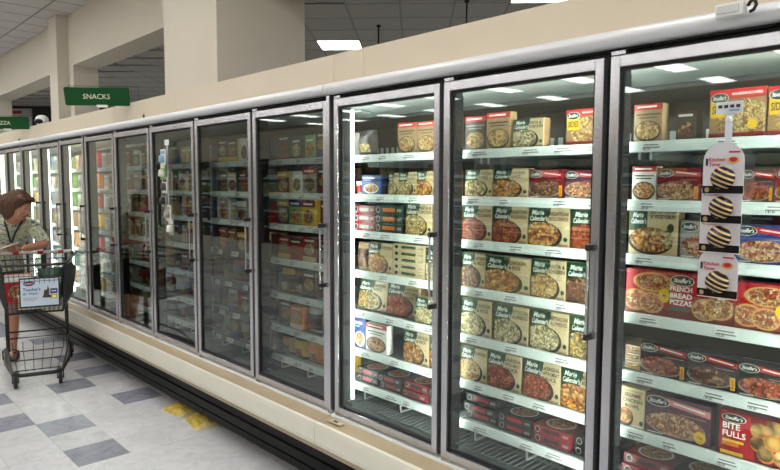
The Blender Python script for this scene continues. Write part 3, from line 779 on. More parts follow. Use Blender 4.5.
ITEMS = {
 1: [[('band', -1.077, .098, .127, 'past'), ('dim', -.954, .068, .10), ('sides', -.827, .161, .149), ('sides', -.660, .161, .145)],
     [('bandw', -1.077, .085, .115, 'rice'), ('st', -.988, .14, .108, 'dkred', 'las', 'red'), ('st', -.842, .112, .105, 'red', 'las', 'dkred'), ('st', -.723, .088, .10, 'brown', 'red', 'red'), ('st', -.632, .12, .10, 'dkred', 'pot', 'red')],
     [('mcwide', -1.083, .170, .156, 'chk'), ('st', -.905, .155, .122, 'grey', 'las', 'pink'), ('st', -.737, .165, .118, 'blue', 'las', 'red'), ('st', -.566, .16, .118, 'blue', 'las', 'red')],
     [('fbp', -1.087, .357, .153), ('fbp', -.727, .345, .145)],
     [('tan', -1.092, .062, .087), ('st', -1.027, .158, .112, 'black', 'red', 'red'), ('st', -.866, .155, .109, 'black', 'meat', 'red'), ('st', -.708, .156, .106, 'black', 'red', 'red'), ('st', -.548, .15, .106, 'black', 'red', 'red')],
     [('sesame', -1.095, .091, .140), ('stb', -1.001, .216, .139, 'purple', 'las', 'pink'), ('bites', -.758, .225, .142), ('bites', -.53, .13, .14)]],
 2: [[('bandd', -1.842, .116, .141, 'past'), ('band', -1.723, .121, .149, 'past'), ('mc', -1.585, .142, .112, 'alf', 4), ('sides', -1.343, .165, .131)],
     [('mc', -1.836, .148, .114, 'veg', 1), ('mc', -1.682, .172, .116, 'chk', 1), ('st', -1.503, .153, .110, 'dkred', 'meat', 'red'), ('st', -1.345, .15, .104, 'purple', 'las', 'red')],
     [('mc', -1.848, .160, .150, 'red', 0), ('mc', -1.679, .170, .150, 'red', 0), ('mc', -1.504, .184, .148, 'chk', 0), ('mc', -1.310, .170, .146, 'red', 3)],
     [('mc', -1.848, .128, .149, 'meat', 1), ('mcw', -1.715, .224, .146, 'chk', 1), ('mc', -1.485, .155, .151, 'past', 4), ('mc', -1.325, .165, .152, 'meat', 3)],
     [('mc', -1.848, .165, .156, 'alf', 1), ('mc', -1.666, .171, .156, 'alf', 2), ('mc', -1.485, .172, .159, 'alf', 2), ('mc', -1.304, .17, .160, 'veg', 4)],
     [('mc', -1.848, .145, .146, 'past', 5), ('mc', -1.699, .174, .153, 'red', 3), ('mc', -1.514, .171, .157, 'red', 3), ('mc', -1.338, .17, .156, 'chk', 0)]],
 3: [[('bag', -2.590, .145, .125, 'dkgrey', 'black', 'veg'), ('band', -2.264, .122, .143, 'past'), ('band', -2.135, .122, .141, 'past'), ('band', -2.008, .12, .14, 'past')],
     [('tub', -2.596, .06, .07), ('blue', -2.531, .139, .097, 'chk'), ('mc', -2.326, .069, .106, 'veg', 5), ('mc', -2.255, .120, .110, 'veg', 1), ('mc', -2.133, .12, .112, 'chk', 5), ('mc', -2.008, .12, .112, 'veg', 1)],
     [('stack', -2.596, .165, .131, 3, 'dkred', 'piz', 'grey'), ('stack', -2.430, .203, .135, 3, 'dkgreen', 'piz', 'orange'), ('mc', -2.206, .172, .152, 'veg', 4), ('mc', -2.03, .15, .15, 'veg', 4)],
     [('bag', -2.596, .115, .142, 'brown', 'tan', 'meat'), ('mc', -2.476, .176, .151, 'chk', 5), ('stack', -2.296, .218, .158, 5, 'cream', 'chk', 'green'), ('mc', -2.07, .17, .15, 'alf', 1)],
     [('mct', -2.596, .222, .150, 'veg', 1), ('mct', -2.376, .230, .160, 'red', 3), ('mc', -2.135, .150, .124, 'alf', 5)],
     [('blue', -2.596, .095, .156, 'rice'), ('bandw', -2.499, .161, .145, 'rice'), ('mc', -2.216, .168, .156, 'chk', 1), ('mc', -2.04, .16, .15, 'chk', 1)]]}
YF = 2.146
for door, rows in ITEMS.items():
    for row, its in enumerate(rows):
        for pos, it in enumerate(its):
            k, x, w_, h_ = it[0], it[1], it[2], it[3]
            z = SZ[row]; y = YF
            if k in ('mc', 'mct', 'mcw'):
                fd, ti = it[4], it[5]
                bld = (lambda: mk_mc(w_, h_, FOODS[fd], TITLES[ti]))
                me = product((k, w_, h_, fd, ti), bld)
                desc = f'green-cream {FN[fd]} dinner carton'
                rx = -.10 if k == 'mct' else 0
                place('frozen_dinner_carton', me, desc, 'food box', door, row, pos, x, y+(.03 if k == 'mct' else 0), z+(.005 if k == 'mct' else 0), 0, rx)
            elif k == 'mcwide':
                me = product((k, w_, h_), lambda: mk_mcwide(w_, h_, CHK, ('ROASTED CHICKEN', '& VEGETABLES')))
                place('frozen_dinner_carton', me, 'wide green-cream roast chicken carton', 'food box', door, row, pos, x, y, z)
            elif k in ('band', 'bandd', 'bandw'):
                base = {'band': 'tan', 'bandd': 'dkgrey', 'bandw': 'white'}[k]
                me = product((k, w_, h_, it[4]), lambda: mk_band(w_, h_, FOODS[it[4]], base, k == 'bandd'))
                place('frozen_dinner_carton', me, {'band': 'tan', 'bandd': 'charcoal', 'bandw': 'white'}[k]+' carton with red band', 'food box', door, row, pos, x, y, z)
            elif k == 'dim':
                me = product((k, w_), lambda: mk_plain(w_, h_, .05, 'dkgrey', 'brown', MEAT, 0))
                place('frozen_dinner_carton', me, 'small dark brown carton', 'food box', door, row, pos, x, y+.05, z)
            elif k == 'sides':
                me = product((k, w_, h_), lambda: mk_sides(w_, h_))
                place('frozen_side_carton', me, 'red-topped macaroni carton', 'food box', door, row, pos, x, y, z)
            elif k in ('st', 'stb'):
                me = product(it[0:1]+it[2:], lambda: mk_st(w_, h_, it[4], FOODS[it[5]], it[6], badge=(k == 'stb')))
                cn = {'dkred': 'dark red', 'red': 'red', 'brown': 'brown', 'grey': 'grey', 'blue': 'blue', 'black': 'black', 'purple': 'purple'}[it[4]]
                place('frozen_meal_carton', me, f'{cn} carton with oval logo', 'food box', door, row, pos, x, y, z)
            elif k == 'fbp':
                me = product((k, w_, h_), lambda: mk_fbp(w_, h_))
                place('frozen_pizza_carton', me, 'wide red bread-pizza carton', 'food box', door, row, pos, x, y, z)
            elif k == 'bites':
                me = product((k, w_, h_), lambda: mk_bites(w_, h_))
                place('frozen_snack_carton', me, 'dark red potato-bites carton', 'food box', door, row, pos, x, y, z)
            elif k == 'sesame':
                me = product((k,), lambda: mk_sesame(w_, h_))
                place('frozen_bowl_carton', me, 'cream sesame chicken carton', 'food box', door, row, pos, x, y, z)
            elif k == 'blue':
                me = product((k, w_, h_), lambda: mk_blue(w_, h_, FOODS[it[4]]))
                place('frozen_dinner_carton', me, 'dark blue meal carton', 'food box', door, row, pos, x, y, z)
            elif k == 'bag':
                me = product((k, w_, it[4]), lambda: mk_bag(w_, h_, .07, it[4], it[5], FOODS[it[6]], pos))
                place('frozen_food_bag', me, {'dkgrey': 'charcoal', 'brown': 'brown'}[it[4]]+' frozen food bag', 'food bag', door, row, pos, x, y-.002, z+.002)
            elif k == 'tub':
                t_ = MB(); t_.lathe([(0, 0), (.024, 0), (.029, .055), (.031, .057), (.031, .066), (0, .068)], (.03, .031, 0), C_['white'], 16)
                t_.lathe([(.0262, .012), (.0286, .046)], (.03, .031, 0), C_['red'], 16)
                place('frozen_tub', t_.mesh('tub'), 'small round white tub', 'tub', door, row, pos, x, y, z)
            elif k == 'tan':
                hh = h_/3
                for lv in range(3):
                    me = product((k, w_), lambda: mk_plain(w_, hh-.002, .12, 'kraft', 'tan', PASTA, 2))
                    place('frozen_snack_carton', me, 'small tan carton', 'food box', door, row, pos, x, y+.02, z+lv*hh, extra=('bottom', 'middle', 'top')[lv]+' of stack ')
            elif k == 'stack':
                nst = it[4]; hh = h_/nst
                for lv in range(nst):
                    me = product((k, w_, it[5]), lambda: mk_flat(w_, hh-.0015, .14, it[5], FOODS[it[6]], it[7]))
                    cn = {'dkred': 'dark red', 'dkgreen': 'dark green', 'cream': 'cream'}[it[5]]
                    place('frozen_snack_carton', me, f'flat {cn} carton', 'food box', door, row, pos, x, y, z+lv*hh, extra=(LV5 if nst == 5 else LV3)[lv]+' of stack ')
# bottom rows: flat black and red cartons lying in stacks
def flat_rows(door, x0, x1, levels, keys, row=6):
    pos = 0; x = x0; r_ = random.Random(door)
    while x < x1-.1:
        w_ = .17 if door != 3 else .16; nl = levels[pos % len(levels)]
        base, top, st = keys[pos % len(keys)]
        for lv in range(nl):
            me = product(('flat', w_, base), lambda: mk_flat(w_, .036, .16, base, FOODS[top], st))
            place('frozen_pizza_carton', me, f'flat {"black" if base == "black" else "dark red"} carton', 'food box', door, row, pos, x, YF+.005+r_.random()*.02, SZ[row]+lv*.0375,
                  (r_.random()-.5)*.06, extra=(LV3 if nl == 3 else LV2)[lv]+' of stack ')
        x += w_+.012; pos += 1
K2 = [('black', 'piz', 'red'), ('black', 'las', 'red'), ('dkred', 'piz', 'black')]
flat_rows(2, -1.835, -1.12, [3, 2, 2, 2], K2)
flat_rows(3, -2.58, -1.87, [2, 2, 2, 2], K2)
flat_rows(1, -1.085, -.38, [2, 2, 3, 2], [('dkred', 'piz', 'black'), ('black', 'las', 'red')])
# middle and far cases: simpler facings
SCHEMES = {
 4: [['blue', 'dkgrey', 'ltgreen', 'dkgrey', 'white'], ['dkred', 'white', 'grey', 'black', 'brown'], ['dkgrey', 'ltgreen', 'yellow', 'dkred', 'grey'], ['red', 'red', 'dkred', 'brown', 'black'], ['brown', 'black', 'brown', 'dkred', 'brown'], ['brown', 'orange', 'black', 'crust', 'brown'], ['crust', 'yellow', 'orange', 'crust', 'yellow']],
 5: [['black', 'dkgreen', 'white', 'sky', 'blue'], ['teal', 'white', 'dkred', 'sky', 'blue'], ['grey', 'sky', 'grey', 'dkgrey', 'red'], ['dkred', 'brown', 'brown', 'black', 'dkgrey'], ['brown', 'dkgrey', 'brown', 'dkgrey', 'brown'], ['dkgrey', 'grey', 'dkgrey', 'grey', 'dkgrey'], ['grey', 'dkgrey', 'grey', 'dkgrey', 'grey']],
 6: [['teal', 'ltgreen', 'sky', 'white', 'blue'], ['teal', 'white', 'grey', 'teal', 'sky'], ['crust', 'white', 'tan', 'grey', 'blue'], ['blue', 'sky', 'dkgrey', 'white', 'blue'], ['dkgreen', 'brown', 'dkgreen', 'brown', 'dkred'], ['grey', 'brown', 'tan', 'dkred', 'brown'], ['grey', 'dkgrey', 'grey', 'brown', 'grey']],
 7: [['brown', 'brown', 'tan', 'dkred', 'grey'], ['brown', 'dkred', 'orange', 'brown', 'tan'], ['brown', 'tan', 'orange', 'brown', 'grey'], ['yellow', 'ltgreen', 'brown', 'dkred', 'tan'], ['dkred', 'brown', 'tan', 'orange', 'crust'], ['dkred', 'brown', 'dkred', 'brown', 'dkred'], ['brown', 'tan', 'brown', 'crust', 'brown']],
 8: [['red', 'red', 'dkred', 'white', 'red'], ['red', 'orange', 'orange', 'red', 'red'], ['brown', 'red', 'crust', 'red', 'white'], ['dkred', 'yellow', 'orange', 'yellow', 'red'], ['dkred', 'red', 'red', 'red', 'white'], ['white', 'grey', 'white', 'red', 'white'], ['crust', 'yellow', 'orange', 'white', 'tan']],
}
for d_ in range(9, 14):
    SCHEMES[d_] = [[random.choice(['white', 'ltgreen', 'yellow', 'cream', 'teal', 'crust', 'pink', 'sky', 'white', 'tan']) for _ in range(5)] for _ in range(7)]
for row_ in range(7): SCHEMES[9][row_][2:] = [['dkred', 'red', 'red'], ['orange', 'red', 'orange'], ['red', 'crust', 'red'], ['yellow', 'orange', 'yellow'], ['red', 'dkred', 'red'], ['white', 'grey', 'white'], ['crust', 'yellow', 'tan']][row_]
CNAME = {'dkgrey': 'charcoal', 'ltgreen': 'light green', 'dkred': 'dark red', 'dkgreen': 'dark green', 'crust': 'golden', 'sky': 'pale blue', 'kraft': 'kraft'}
fk = list(FOODS)
for d_, rows in SCHEMES.items():
    left = xlM+(8-d_)*PD if d_ <= 8 else xlL+(13-d_)*PD
    for row, cols in enumerate(rows):
        r_ = random.Random(d_*31+row)
        n = 5; bw = (PD-.075)/n
        for pos, cn in enumerate(cols):
            h_ = min(.148, .126+.011*r_.randrange(3)); var = r_.randrange(3); st = r_.choice(['red', 'white', 'green', 'blue', 'yellow', 'dkred']); fd = r_.choice(fk[:6])
            if st == cn: st = 'cream'
            bag = (row >= 4 and d_ in (4, 5, 6, 7) and r_.random() < .75)
            if bag: me = product(('pb', cn, st, fd, var), lambda: mk_bag(bw-.006, .14, .09, cn, st, FOODS[fd], var))
            else: me = product(('pl', cn, st, fd, var, h_), lambda: mk_plain(bw-.006, h_, .10, cn, st, FOODS[fd], var))
            place('frozen_food_bag' if bag else 'frozen_food_carton', me, f'{CNAME.get(cn, cn)} frozen food {"bag" if bag else "carton"}', 'food bag' if bag else 'food box', d_, row, pos,
                  left+.028+pos*bw, YF+r_.random()*.015, SZ[row]+(.001 if bag else 0))

# ================================================================ SIGNS AND SMALL FITTINGS
def hang_sign(word, cx, cy, z0, w_, h_, label, rot):
    t = empty('aisle_sign', (cx, cy, z0), rot); tag(t, label, 'sign', 'green aisle signs on the freezer canopy')
    bm = bmesh.new()
    pts = []
    for (x, z, a0) in ((w_/2-.012, h_-.012, 0), (-w_/2+.012, h_-.012, 90), (-w_/2+.012+.012, .012, 180), (w_/2-.012, .012, 270)):
        for k in range(5):
            a = math.radians(a0+k*22.5); pts.append((x+.012*math.cos(a), z+.012*math.sin(a)))
    mb = MB(); n = len(pts)
    mb.raw([(x, -.006, z) for x, z in pts]+[(x, .006, z) for x, z in pts], [(i, (i+1) % n, n+(i+1) % n, n+i) for i in range(n)], GREEN)
    mb.face([(x, -.006, z) for x, z in pts][::-1], GREEN); mb.face([(x, .006, z) for x, z in pts], GREEN)
    mb.build('sign_board', t)
    mb = MB(); f = Face(mb, -w_/2, 0, w_, h_, -.0062); f.text(word, .5, .36, .28, mat('sign_letter', (226, 222, 190), .5), .45, 0, True, 0.0); mb.build('lettering', t, fix=False)
    mb = MB(); mb.tube([(-w_/2+.03, .01, h_), (-w_/2+.03, .01, h_+.012), (w_/2+.07, .01, h_+.012), (w_/2+.07, .01, 2.319-z0)], .0022, BLACK, 6); mb.build('wire_bracket', t)
    mb = MB(); mb.bbox((.0, -.010, -.014), (.085, .004, .006), WHITEM, .002); mb.build('clip', t)
    return t
ROT = math.atan2(RV.y, RV.x)+math.radians(4)
hang_sign('SNACKS', -5.38, 1.808, 2.285, .505, .142, 'green hanging sign reading SNACKS in white letters', ROT)
hang_sign('PIZZA', -8.42, 1.80, 2.283, .56, .142, 'green hanging sign reading PIZZA at the left edge', ROT)
# white device with a cord on the canopy rail
t = empty('shelf_sensor', (-.70, 1.934, 2.134)); tag(t, 'small white plastic box with black knob on the freezer canopy', 'sensor')
mb = MB(); mb.bbox((-.037, -.016, 0), (.037, .016, .036), WHITEM, .004); mb.build('housing', t)
mb = MB(); mb.bbox((-.032, -.019, .008), (.026, -.0155, .031), mat('device_grey', (196, 198, 198), .35), .002); mb.build('front_cover', t)
mb = MB(); mb.tube([(.042, 0, .022), (.050, 0, .034), (.060, 0, .034), (.064, 0, .022), (.058, 0, .010), (.048, 0, .006)], .005, BLACK, 8); mb.build('cord_loop', t)
# white dome standing on the freezer roof behind the fascia
t = empty('dome_camera', (-8.5, 2.22, 2.1005)); tag(t, 'white domed camera peeking over the freezer fascia beside the pizza sign', 'camera')
mb = MB(); mb.lathe([(.045, 0), (.046, .25), (.070, .29), (.074, .32), (.064, .352), (.038, .373), (.0, .38)], (0, 0, 0), WHITEM, 24); mb.build('dome', t)
mb = MB(); mb.lathe([(.0, -.03), (.042, -.02), (.05, 0), (.042, .02), (0, .03)], (.04, -.045, .30), BLACKM, 16); mb.build('lens', t)
# black pegs on the rail top
for x_ in (-8.62, -4.93):
    mb = MB(); mb.lathe([(.008, 0), (.008, .02), (.005, .022), (.005, .034), (0, .035)], (0, 0, 0), BLACK, 10)
    tag(mb.build('rail_peg', None, (x_, 1.998, 2.1655)), 'tiny black peg on the canopy rail '+('above the far left freezer' if x_ < -6 else 'just right of the snacks sign'), 'peg', 'pegs on the canopy rail')

# ---- clip strip of kitchen timers on the near door
CARD = mat('card_print', (200, 197, 203), .35, var=.02, vscale=30); BLIS = mat('timer_black', (22, 20, 20), .15); BANDT = mat('timer_tan', (196, 168, 124), .3)
def stripe_mat():
    m = bpy.data.materials.new('timer_stripes'); m.use_nodes = True; nt = m.node_tree; b = nt.nodes['Principled BSDF']; b.inputs['Roughness'].default_value = .15
    tc = nt.nodes.new('ShaderNodeTexCoord'); mp = nt.nodes.new('ShaderNodeMapping'); mp.inputs['Rotation'].default_value = (0, math.radians(-25), 0)
    wv = nt.nodes.new('ShaderNodeTexWave'); wv.bands_direction = 'Z'; wv.inputs['Scale'].default_value = 23; wv.inputs['Distortion'].default_value = .6
    r = nt.nodes.new('ShaderNodeValToRGB'); r.color_ramp.interpolation = 'CONSTANT'; r.color_ramp.elements[0].color = rgb(20, 17, 16); r.color_ramp.elements[1].position = .66; r.color_ramp.elements[1].color = rgb(196, 166, 120)
    nt.links.new(tc.outputs['Object'], mp.inputs[0]); nt.links.new(mp.outputs[0], wv.inputs[0]); nt.links.new(wv.outputs['Fac'], r.inputs[0]); nt.links.new(r.outputs[0], b.inputs['Base Color'])
    return m
STRP = stripe_mat()
PLA = mat('clip_plastic', (206, 212, 218), .15)
t = empty('clip_strip', (-.715, 1.998, 1.33)); tag(t, 'clear plastic merchandising strip stuck on the near glass door', 'clip strip')
mb = MB(); mb.bbox((-.010, -.002, 0), (.010, .0, .555), PLA, .0008); mb.build('strip', t)
mb = MB(); mb.bbox((-.036, -.004, .545), (.036, -.001, .580), PLA, .001); mb.build('header', t)
mb = MB(); f = Face(mb, -.034, .548, .068, .030, -.0042)
for k in range(4): f.rect(.06+.24*k, .06+.24*k+.16, .45, .75, INK)
f.rect(.5, .92, .12, .3, C_['sky']); mb.build('header_print', t, fix=False)
mb = MB(); mb.lathe([(0, 0), (.009, .001), (.009, .004), (0, .005)], (0, 0, 0), WHITEM, 12)
o = mb.build('suction_cup', t); o.rotation_euler = (math.pi/2, 0, 0); o.location = (0, -.002, .53)
def timer_card(zb, dx, label, layer):
    c = empty('kitchen_timer_card', (-.720+dx, 1.990-layer, zb)); tag(c, label, 'kitchen timer', 'carded kitchen timers on the clip strip')
    w_, h_ = .112, .150
    pts = [(-w_/2, 0), (w_/2, 0), (w_/2, h_*.66)]
    for k in range(1, 12):
        a = math.pi*k/12; pts.append((w_/2*math.cos(a), h_*.66+h_*.34*math.sin(a)))
    pts.append((-w_/2, h_*.66)); n = len(pts)
    mb = MB(); mb.raw([(x, -.0006, z) for x, z in pts]+[(x, .0006, z) for x, z in pts], [(i, (i+1) % n, n+(i+1) % n, n+i) for i in range(n)], CARD)
    mb.face([(x, -.0006, z) for x, z in pts], CARD); mb.face([(x, .0006, z) for x, z in pts][::-1], CARD)
    f = Face(mb, -w_/2, 0, w_, h_, -.0008, .0003)
    f.rect(0, 1, .02, .17, BLIS); f.rect(.06, .12, .56, .70, INK)
    f.text('Kitchen', .14, .64, .075, C_['red'], .4); f.text('Timer', .14, .545, .075, C_['red'], .3)
    f.rect(.62, .9, .80, .83, C_['red']); f.ell(.74, .66, .15, .07, C_['crust'], 14); f.ell(.74, .67, .10, .045, C_['red'], 12); f.ell(.12, .09, .06, .05, C_['tan'], 10)
    mb.build('card', c, fix=False)
    # domed timer striped black and tan
    R_ = .034; mb = MB(); nn = 20
    for i in range(8):
        a0, a1 = i*math.pi/16, (i+1)*math.pi/16
        for k in range(nn):
            b0, b1 = 2*math.pi*k/nn, 2*math.pi*(k+1)/nn
            P = lambda a, b: (R_*math.cos(a)*math.cos(b), -R_*.8*math.sin(a), R_*math.cos(a)*math.sin(b))
            ctr = P((a0+a1)/2, (b0+b1)/2); st = (ctr[2]*.9-ctr[0]*.45)/R_
            mb.face([P(a0, b0), P(a0, b1), P(a1, b1), P(a1, b0)], STRP, True)
    mb.build('timer', c, (0, -.001, h_*.32), fix=False)
    return c
timer_card(1.642, .002, 'topmost carded kitchen timer on the clip strip of the near door', .012)
timer_card(1.556, -.001, 'second carded kitchen timer, tucked under the topmost card', .008)
timer_card(1.470, -.004, 'third carded kitchen timer from the top of the clip strip', .004)
timer_card(1.336, -.006, 'lowest carded kitchen timer hanging on the clip strip', 0)
# ---- small strip of blister packs on a door of the middle case
t = empty('clip_strip', (-4.52, 1.996, 1.40)); tag(t, 'clear plastic strip hung on the sixth door from right', 'clip strip')
mb = MB(); mb.bbox((-.012, -.002, -.02), (.012, 0, .56), PLA, .0008); mb.build('strip', t)
mb = MB(); mb.bbox((-.035, -.004, .545), (.035, -.001, .585), WHITEM, .001); mb.build('header', t)
for k, (z_, dx, c1, c2, nm) in enumerate(((.40, -.01, 'white', 'sky', 'white and pale blue'), (.30, -.03, 'ltgreen', 'white', 'light green'), (.20, -.01, 'white', 'dkgrey', 'white and charcoal'), (.10, -.04, 'grey', 'black', 'grey and black'), (.0, .02, 'white', 'grey', 'white and grey'), (-.10, .05, 'grey', 'white', 'pale grey'))):
    mb = MB(); mb.bbox((-.042, -.004, 0), (.042, -.001, .115), C_[c1], .001); f = Face(mb, -.042, 0, .084, .115, -.0042)
    f.rect(.1, .9, .7, .92, C_[c2]); mb.lathe([(.0, .0), (.02, .001), (.026, .012), (.02, .05), (.0, .055)], (0, -.012, .02), C_[c2], 12)
    tag(mb.build('blister_pack', None, (-4.52+dx, 1.991-.004*(5-k), 1.40+z_)), f'{nm} blister pack, {ORD[k]} from top of the middle freezer strip', 'blister pack', 'blister packs on the middle freezer strip')

# ---- two yellow packets lying against the kick plate
YEL = mat('packet_yellow', (200, 172, 66), .4, var=.3, vscale=18); YEL2 = mat('packet_cream', (230, 214, 150), .45)
def packet(loc, rz, lx, ly, hh, seed, label):
    r_ = random.Random(seed); nx, ny = 10, 7; mb = MB(); top = []; bot = []
    for j in range(ny+1):
        for i in range(nx+1):
            u, v = i/nx, j/ny
            b = (math.sin(math.pi*u)**.45)*(math.sin(math.pi*v)**.45) if 0 < u < 1 and 0 < v < 1 else 0
            x, y = lx*(u-.5)+(r_.random()-.5)*.006, ly*(v-.5)+(r_.random()-.5)*.006
            top.append((x, y, .004+hh*b*(.75+.5*r_.random()))); bot.append((x, y, .001))
    fs = [(j*(nx+1)+i, j*(nx+1)+i+1, (j+1)*(nx+1)+i+1, (j+1)*(nx+1)+i) for j in range(ny) for i in range(nx)]
    mb.raw(top, [f for f in fs if (f[0] % (nx+1)) not in (0, nx-1)], YEL, False); mb.raw(top, [f for f in fs if (f[0] % (nx+1)) in (0, nx-1)], YEL2, False)
    mb.raw(bot, [f[::-1] for f in fs], YEL)
    ring = [i for i in range(nx+1)]+[j*(nx+1)+nx for j in range(1, ny+1)]+[ny*(nx+1)+i for i in range(nx-1, -1, -1)]+[j*(nx+1) for j in range(ny-1, 0, -1)]
    for a_, b_ in zip(ring, ring[1:]+ring[:1]): mb.face([bot[a_], bot[b_], top[b_], top[a_]], YEL2)
    tag(mb.build('yellow_packet', None, loc, rz, fix=False), label, 'packet', 'yellow packets on the floor')
packet((-4.44, 2.01, 0), .2, .25, .15, .045, 1, 'crumpled yellow packet on the floor, the one nearer the cart')
packet((-4.12, 2.02, 0), -.12, .26, .16, .055, 2, 'puffy yellow packet on the floor, the one nearer the viewer')

# ================================================================ SHOPPING CART
HEAD = math.radians(-14.5)
CB = mat('cart_black', (20, 20, 22), .4, rvar=.1, vscale=12); RUB = mat('wheel_rubber', (26, 26, 28), .6); HUB = mat('wheel_hub', (90, 90, 94), .4, .6)
cart = empty('shopping_cart', (-6.62, 1.625, 0), HEAD); tag(cart, 'black wire shopping cart with an advertising board on its front', 'shopping cart')
def basket_pt(u, y, z):
    """u 0 rear .. 1 front, y -1..1, z 0..1"""
    hw_b, hw_t = .300-.105*u, .352-.130*u
    hw = hw_b+(hw_t-hw_b)*z
    return (.0+u*(.86+.06*z), y*hw, .645+.365*z-.03*u*(1-z)+.005*(1-u)*z)
def wire_side(fn, n1, n2, name, r=.0022):
    mb = MB()
    for k in range(n1+1): mb.tube([fn(k/n1, v/4) for v in range(5)], r, CB, 5, False)
    for k in range(n2+1): mb.tube([fn(v/4, k/n2) for v in range(5)], r, CB, 5, False)
    return mb.build(name, cart, fix=False)
wire_side(lambda a, b: basket_pt(1, -1+2*a, b), 12, 9, 'basket_front')
wire_side(lambda a, b: basket_pt(a, -1, b), 24, 9, 'basket_side')
wire_side(lambda a, b: basket_pt(a, -1+2*b, 0), 24, 12, 'basket_bottom')
wire_side(lambda a, b: basket_pt(.02, -1+2*a, b), 14, 8, 'basket_rear')
mb = MB()     # solid plastic cheek on the freezer side
a_ = [basket_pt(0, 1, 0), basket_pt(.96, 1, 0), basket_pt(.96, 1, .97), basket_pt(.55, 1, .90), basket_pt(0, 1, .62)]
b_ = [(x, y+.012, z) for x, y, z in a_]; n = 5
mb.raw(a_+b_, [(0, 1, 2, 3, 4), (9, 8, 7, 6, 5)]+[(i, (i+1) % n, n+(i+1) % n, n+i) for i in range(n)], CB); mb.build('basket_cheek', cart)
mb = MB(); rim = [basket_pt(0, -1, 1), basket_pt(.5, -1, 1), basket_pt(.97, -1, 1), basket_pt(1, -.85, 1), basket_pt(1, .85, 1), basket_pt(.97, 1, 1), basket_pt(.5, 1, 1), basket_pt(0, 1, 1)]
mb.tube(rim, .009, CB, 8); mb.build('basket_rim', cart)
mb = MB(); mb.tube([basket_pt(0, -1, 0), basket_pt(1, -1, 0), basket_pt(1, 1, 0), basket_pt(0, 1, 0), basket_pt(0, -1, 0)], .010, CB, 8); mb.build('basket_base', cart)
HND = mat('handle_white', (214, 210, 206), .35)
mb = MB(); mb.tube([(-.07, -.31, 1.02), (-.07, .31, 1.02)], .016, HND, 12); hd = mb.build('handle', cart)
for y_ in (-.18, .02, .19):
    mb = MB(); mb.tube([(-.07, y_, 1.02), (-.07, y_+.05, 1.02)], .0164, C_['red'], 12); mb.build('red_band', hd)
for y_ in (-.312, .312):
    mb = MB(); mb.tube([(-.07, y_, 1.02), (-.05, y_, 1.01), (.02, y_, 1.0)], .014, CB, 8); mb.build('handle_arm', cart)
for y_ in (-.245, .245):
    mb = MB(); mb.bbox((.01, y_-.016, .13), (.055, y_+.016, .66), CB, .005); mb.build('post', cart)
mb = MB(); mb.tube([(-.02, -.27, .135), (.5, -.24, .125), (.86, -.175, .115), (.905, -.12, .115), (.905, .12, .115), (.86, .175, .115), (.5, .24, .125), (-.02, .27, .135)], .016, CB, 10); mb.build('base_frame', cart)
mb = MB()
for k in range(6):
    y_ = -.17+k*.068; mb.tube([(.02, y_*1.25, .20), (.10, y_*1.22, .15), (.88, y_*.85, .135)], .0035, CB, 6, False)
for x_ in (.15, .5, .85): mb.tube([(x_, -.2+.04*x_, .14), (x_, .2-.04*x_, .14)], .0045, CB, 6, False)
mb.build('tray', cart, fix=False)
mb = MB(); mb.tube([(.85, -.18, .12), (.60, -.22, .2), (.03, -.255, .24), (.03, .255, .24), (.60, .22, .2), (.85, .18, .12)], .008, CB, 8); mb.build('tray_rail', cart)
mb = MB(); mb.tube([(.03, -.255, .30), (.03, .255, .30)], .008, CB, 8); mb.build('rear_rail', cart)
for x_, y_ in ((.875, -.163), (.875, .163), (.0, -.27), (.0, .27)):
    mb = MB(); R_ = .055
    for s_ in (-.014, .014): pass
    prof = [(.0, -.014), (.048, -.014), (.055, -.009), (.055, .009), (.048, .014), (.0, .014)]
    rings = [[(r*math.cos(2*math.pi*k/20), z, r*math.sin(2*math.pi*k/20)) for k in range(20)] for r, z in prof]
    mb.raw([q for r in rings for q in r], [(i*20+k, i*20+(k+1) % 20, (i+1)*20+(k+1) % 20, (i+1)*20+k) for i in range(5) for k in range(20)], RUB)
    wh = mb.build('wheel', cart, (x_-.02, y_, .0555))
    mb = MB(); mb.bbox((-.02, -.026, -.012), (.014, -.018, .072), CB, .003); mb.bbox((-.02, .018, -.012), (.014, .026, .072), CB, .003); mb.bbox((-.02, -.026, .058), (.03, .026, .075), CB, .003)
    mb.build('caster_fork', wh)
    mb = MB(); mb.tube([(0, -.02, 0), (0, .02, 0)], .012, HUB, 10); mb.build('hub', wh)
# advertising board on the front
fx = basket_pt(1, 0, .3)[0]+.018
t = empty('front_board', (fx, .035, .665), math.pi/2, cart)
mb = MB(); mb.bbox((-.146, 0, 0), (.146, .014, .240), CB, .004); mb.build('board_frame', t)
mb = MB(); mb.box((-.136, -.002, .010), (.136, .001, .230), mat('ad_paper', (206, 220, 236), .35)); mb.build('poster', t)
mb = MB(); f = Face(mb, -.136, .010, .272, .220, -.0024, .0004)
f.poly([(.06, .84), (.15, .93), (.30, .93), (.38, .84), (.30, .75), (.15, .75)], C_['red']); f.rect(.09, .35, .79, .89, C_['blue']); f.text('CLOROX', .22, .81, .06, WTEXT, .22, 0, True)
BT = mat('ad_teal', (44, 120, 160), .4)
f.text("Toucher's", .06, .56, .13, mat('ad_blue', (30, 70, 140), .4), .46); f.text('#1 Wipe!', .06, .40, .12, BT, .44)
for k in range(3): f.rect(.06, .46-.04*k, .30-.045*k, .315-.045*k, C_['grey'])
f.poly([(.56, .30), (.86, .28), (.80, .36), (.74, .40), (.75, .60), (.72, .75), (.69, .58), (.62, .58), (.60, .40)], C_['brown'])
f.rect(.78, .97, .44, .62, C_['blue']); f.rect(.81, .94, .51, .55, WTEXT); f.rect(.80, .96, .24, .40, C_['yellow']); f.ell(.88, .32, .05, .05, WTEXT, 10)
mb.build('poster_print', t, fix=False)
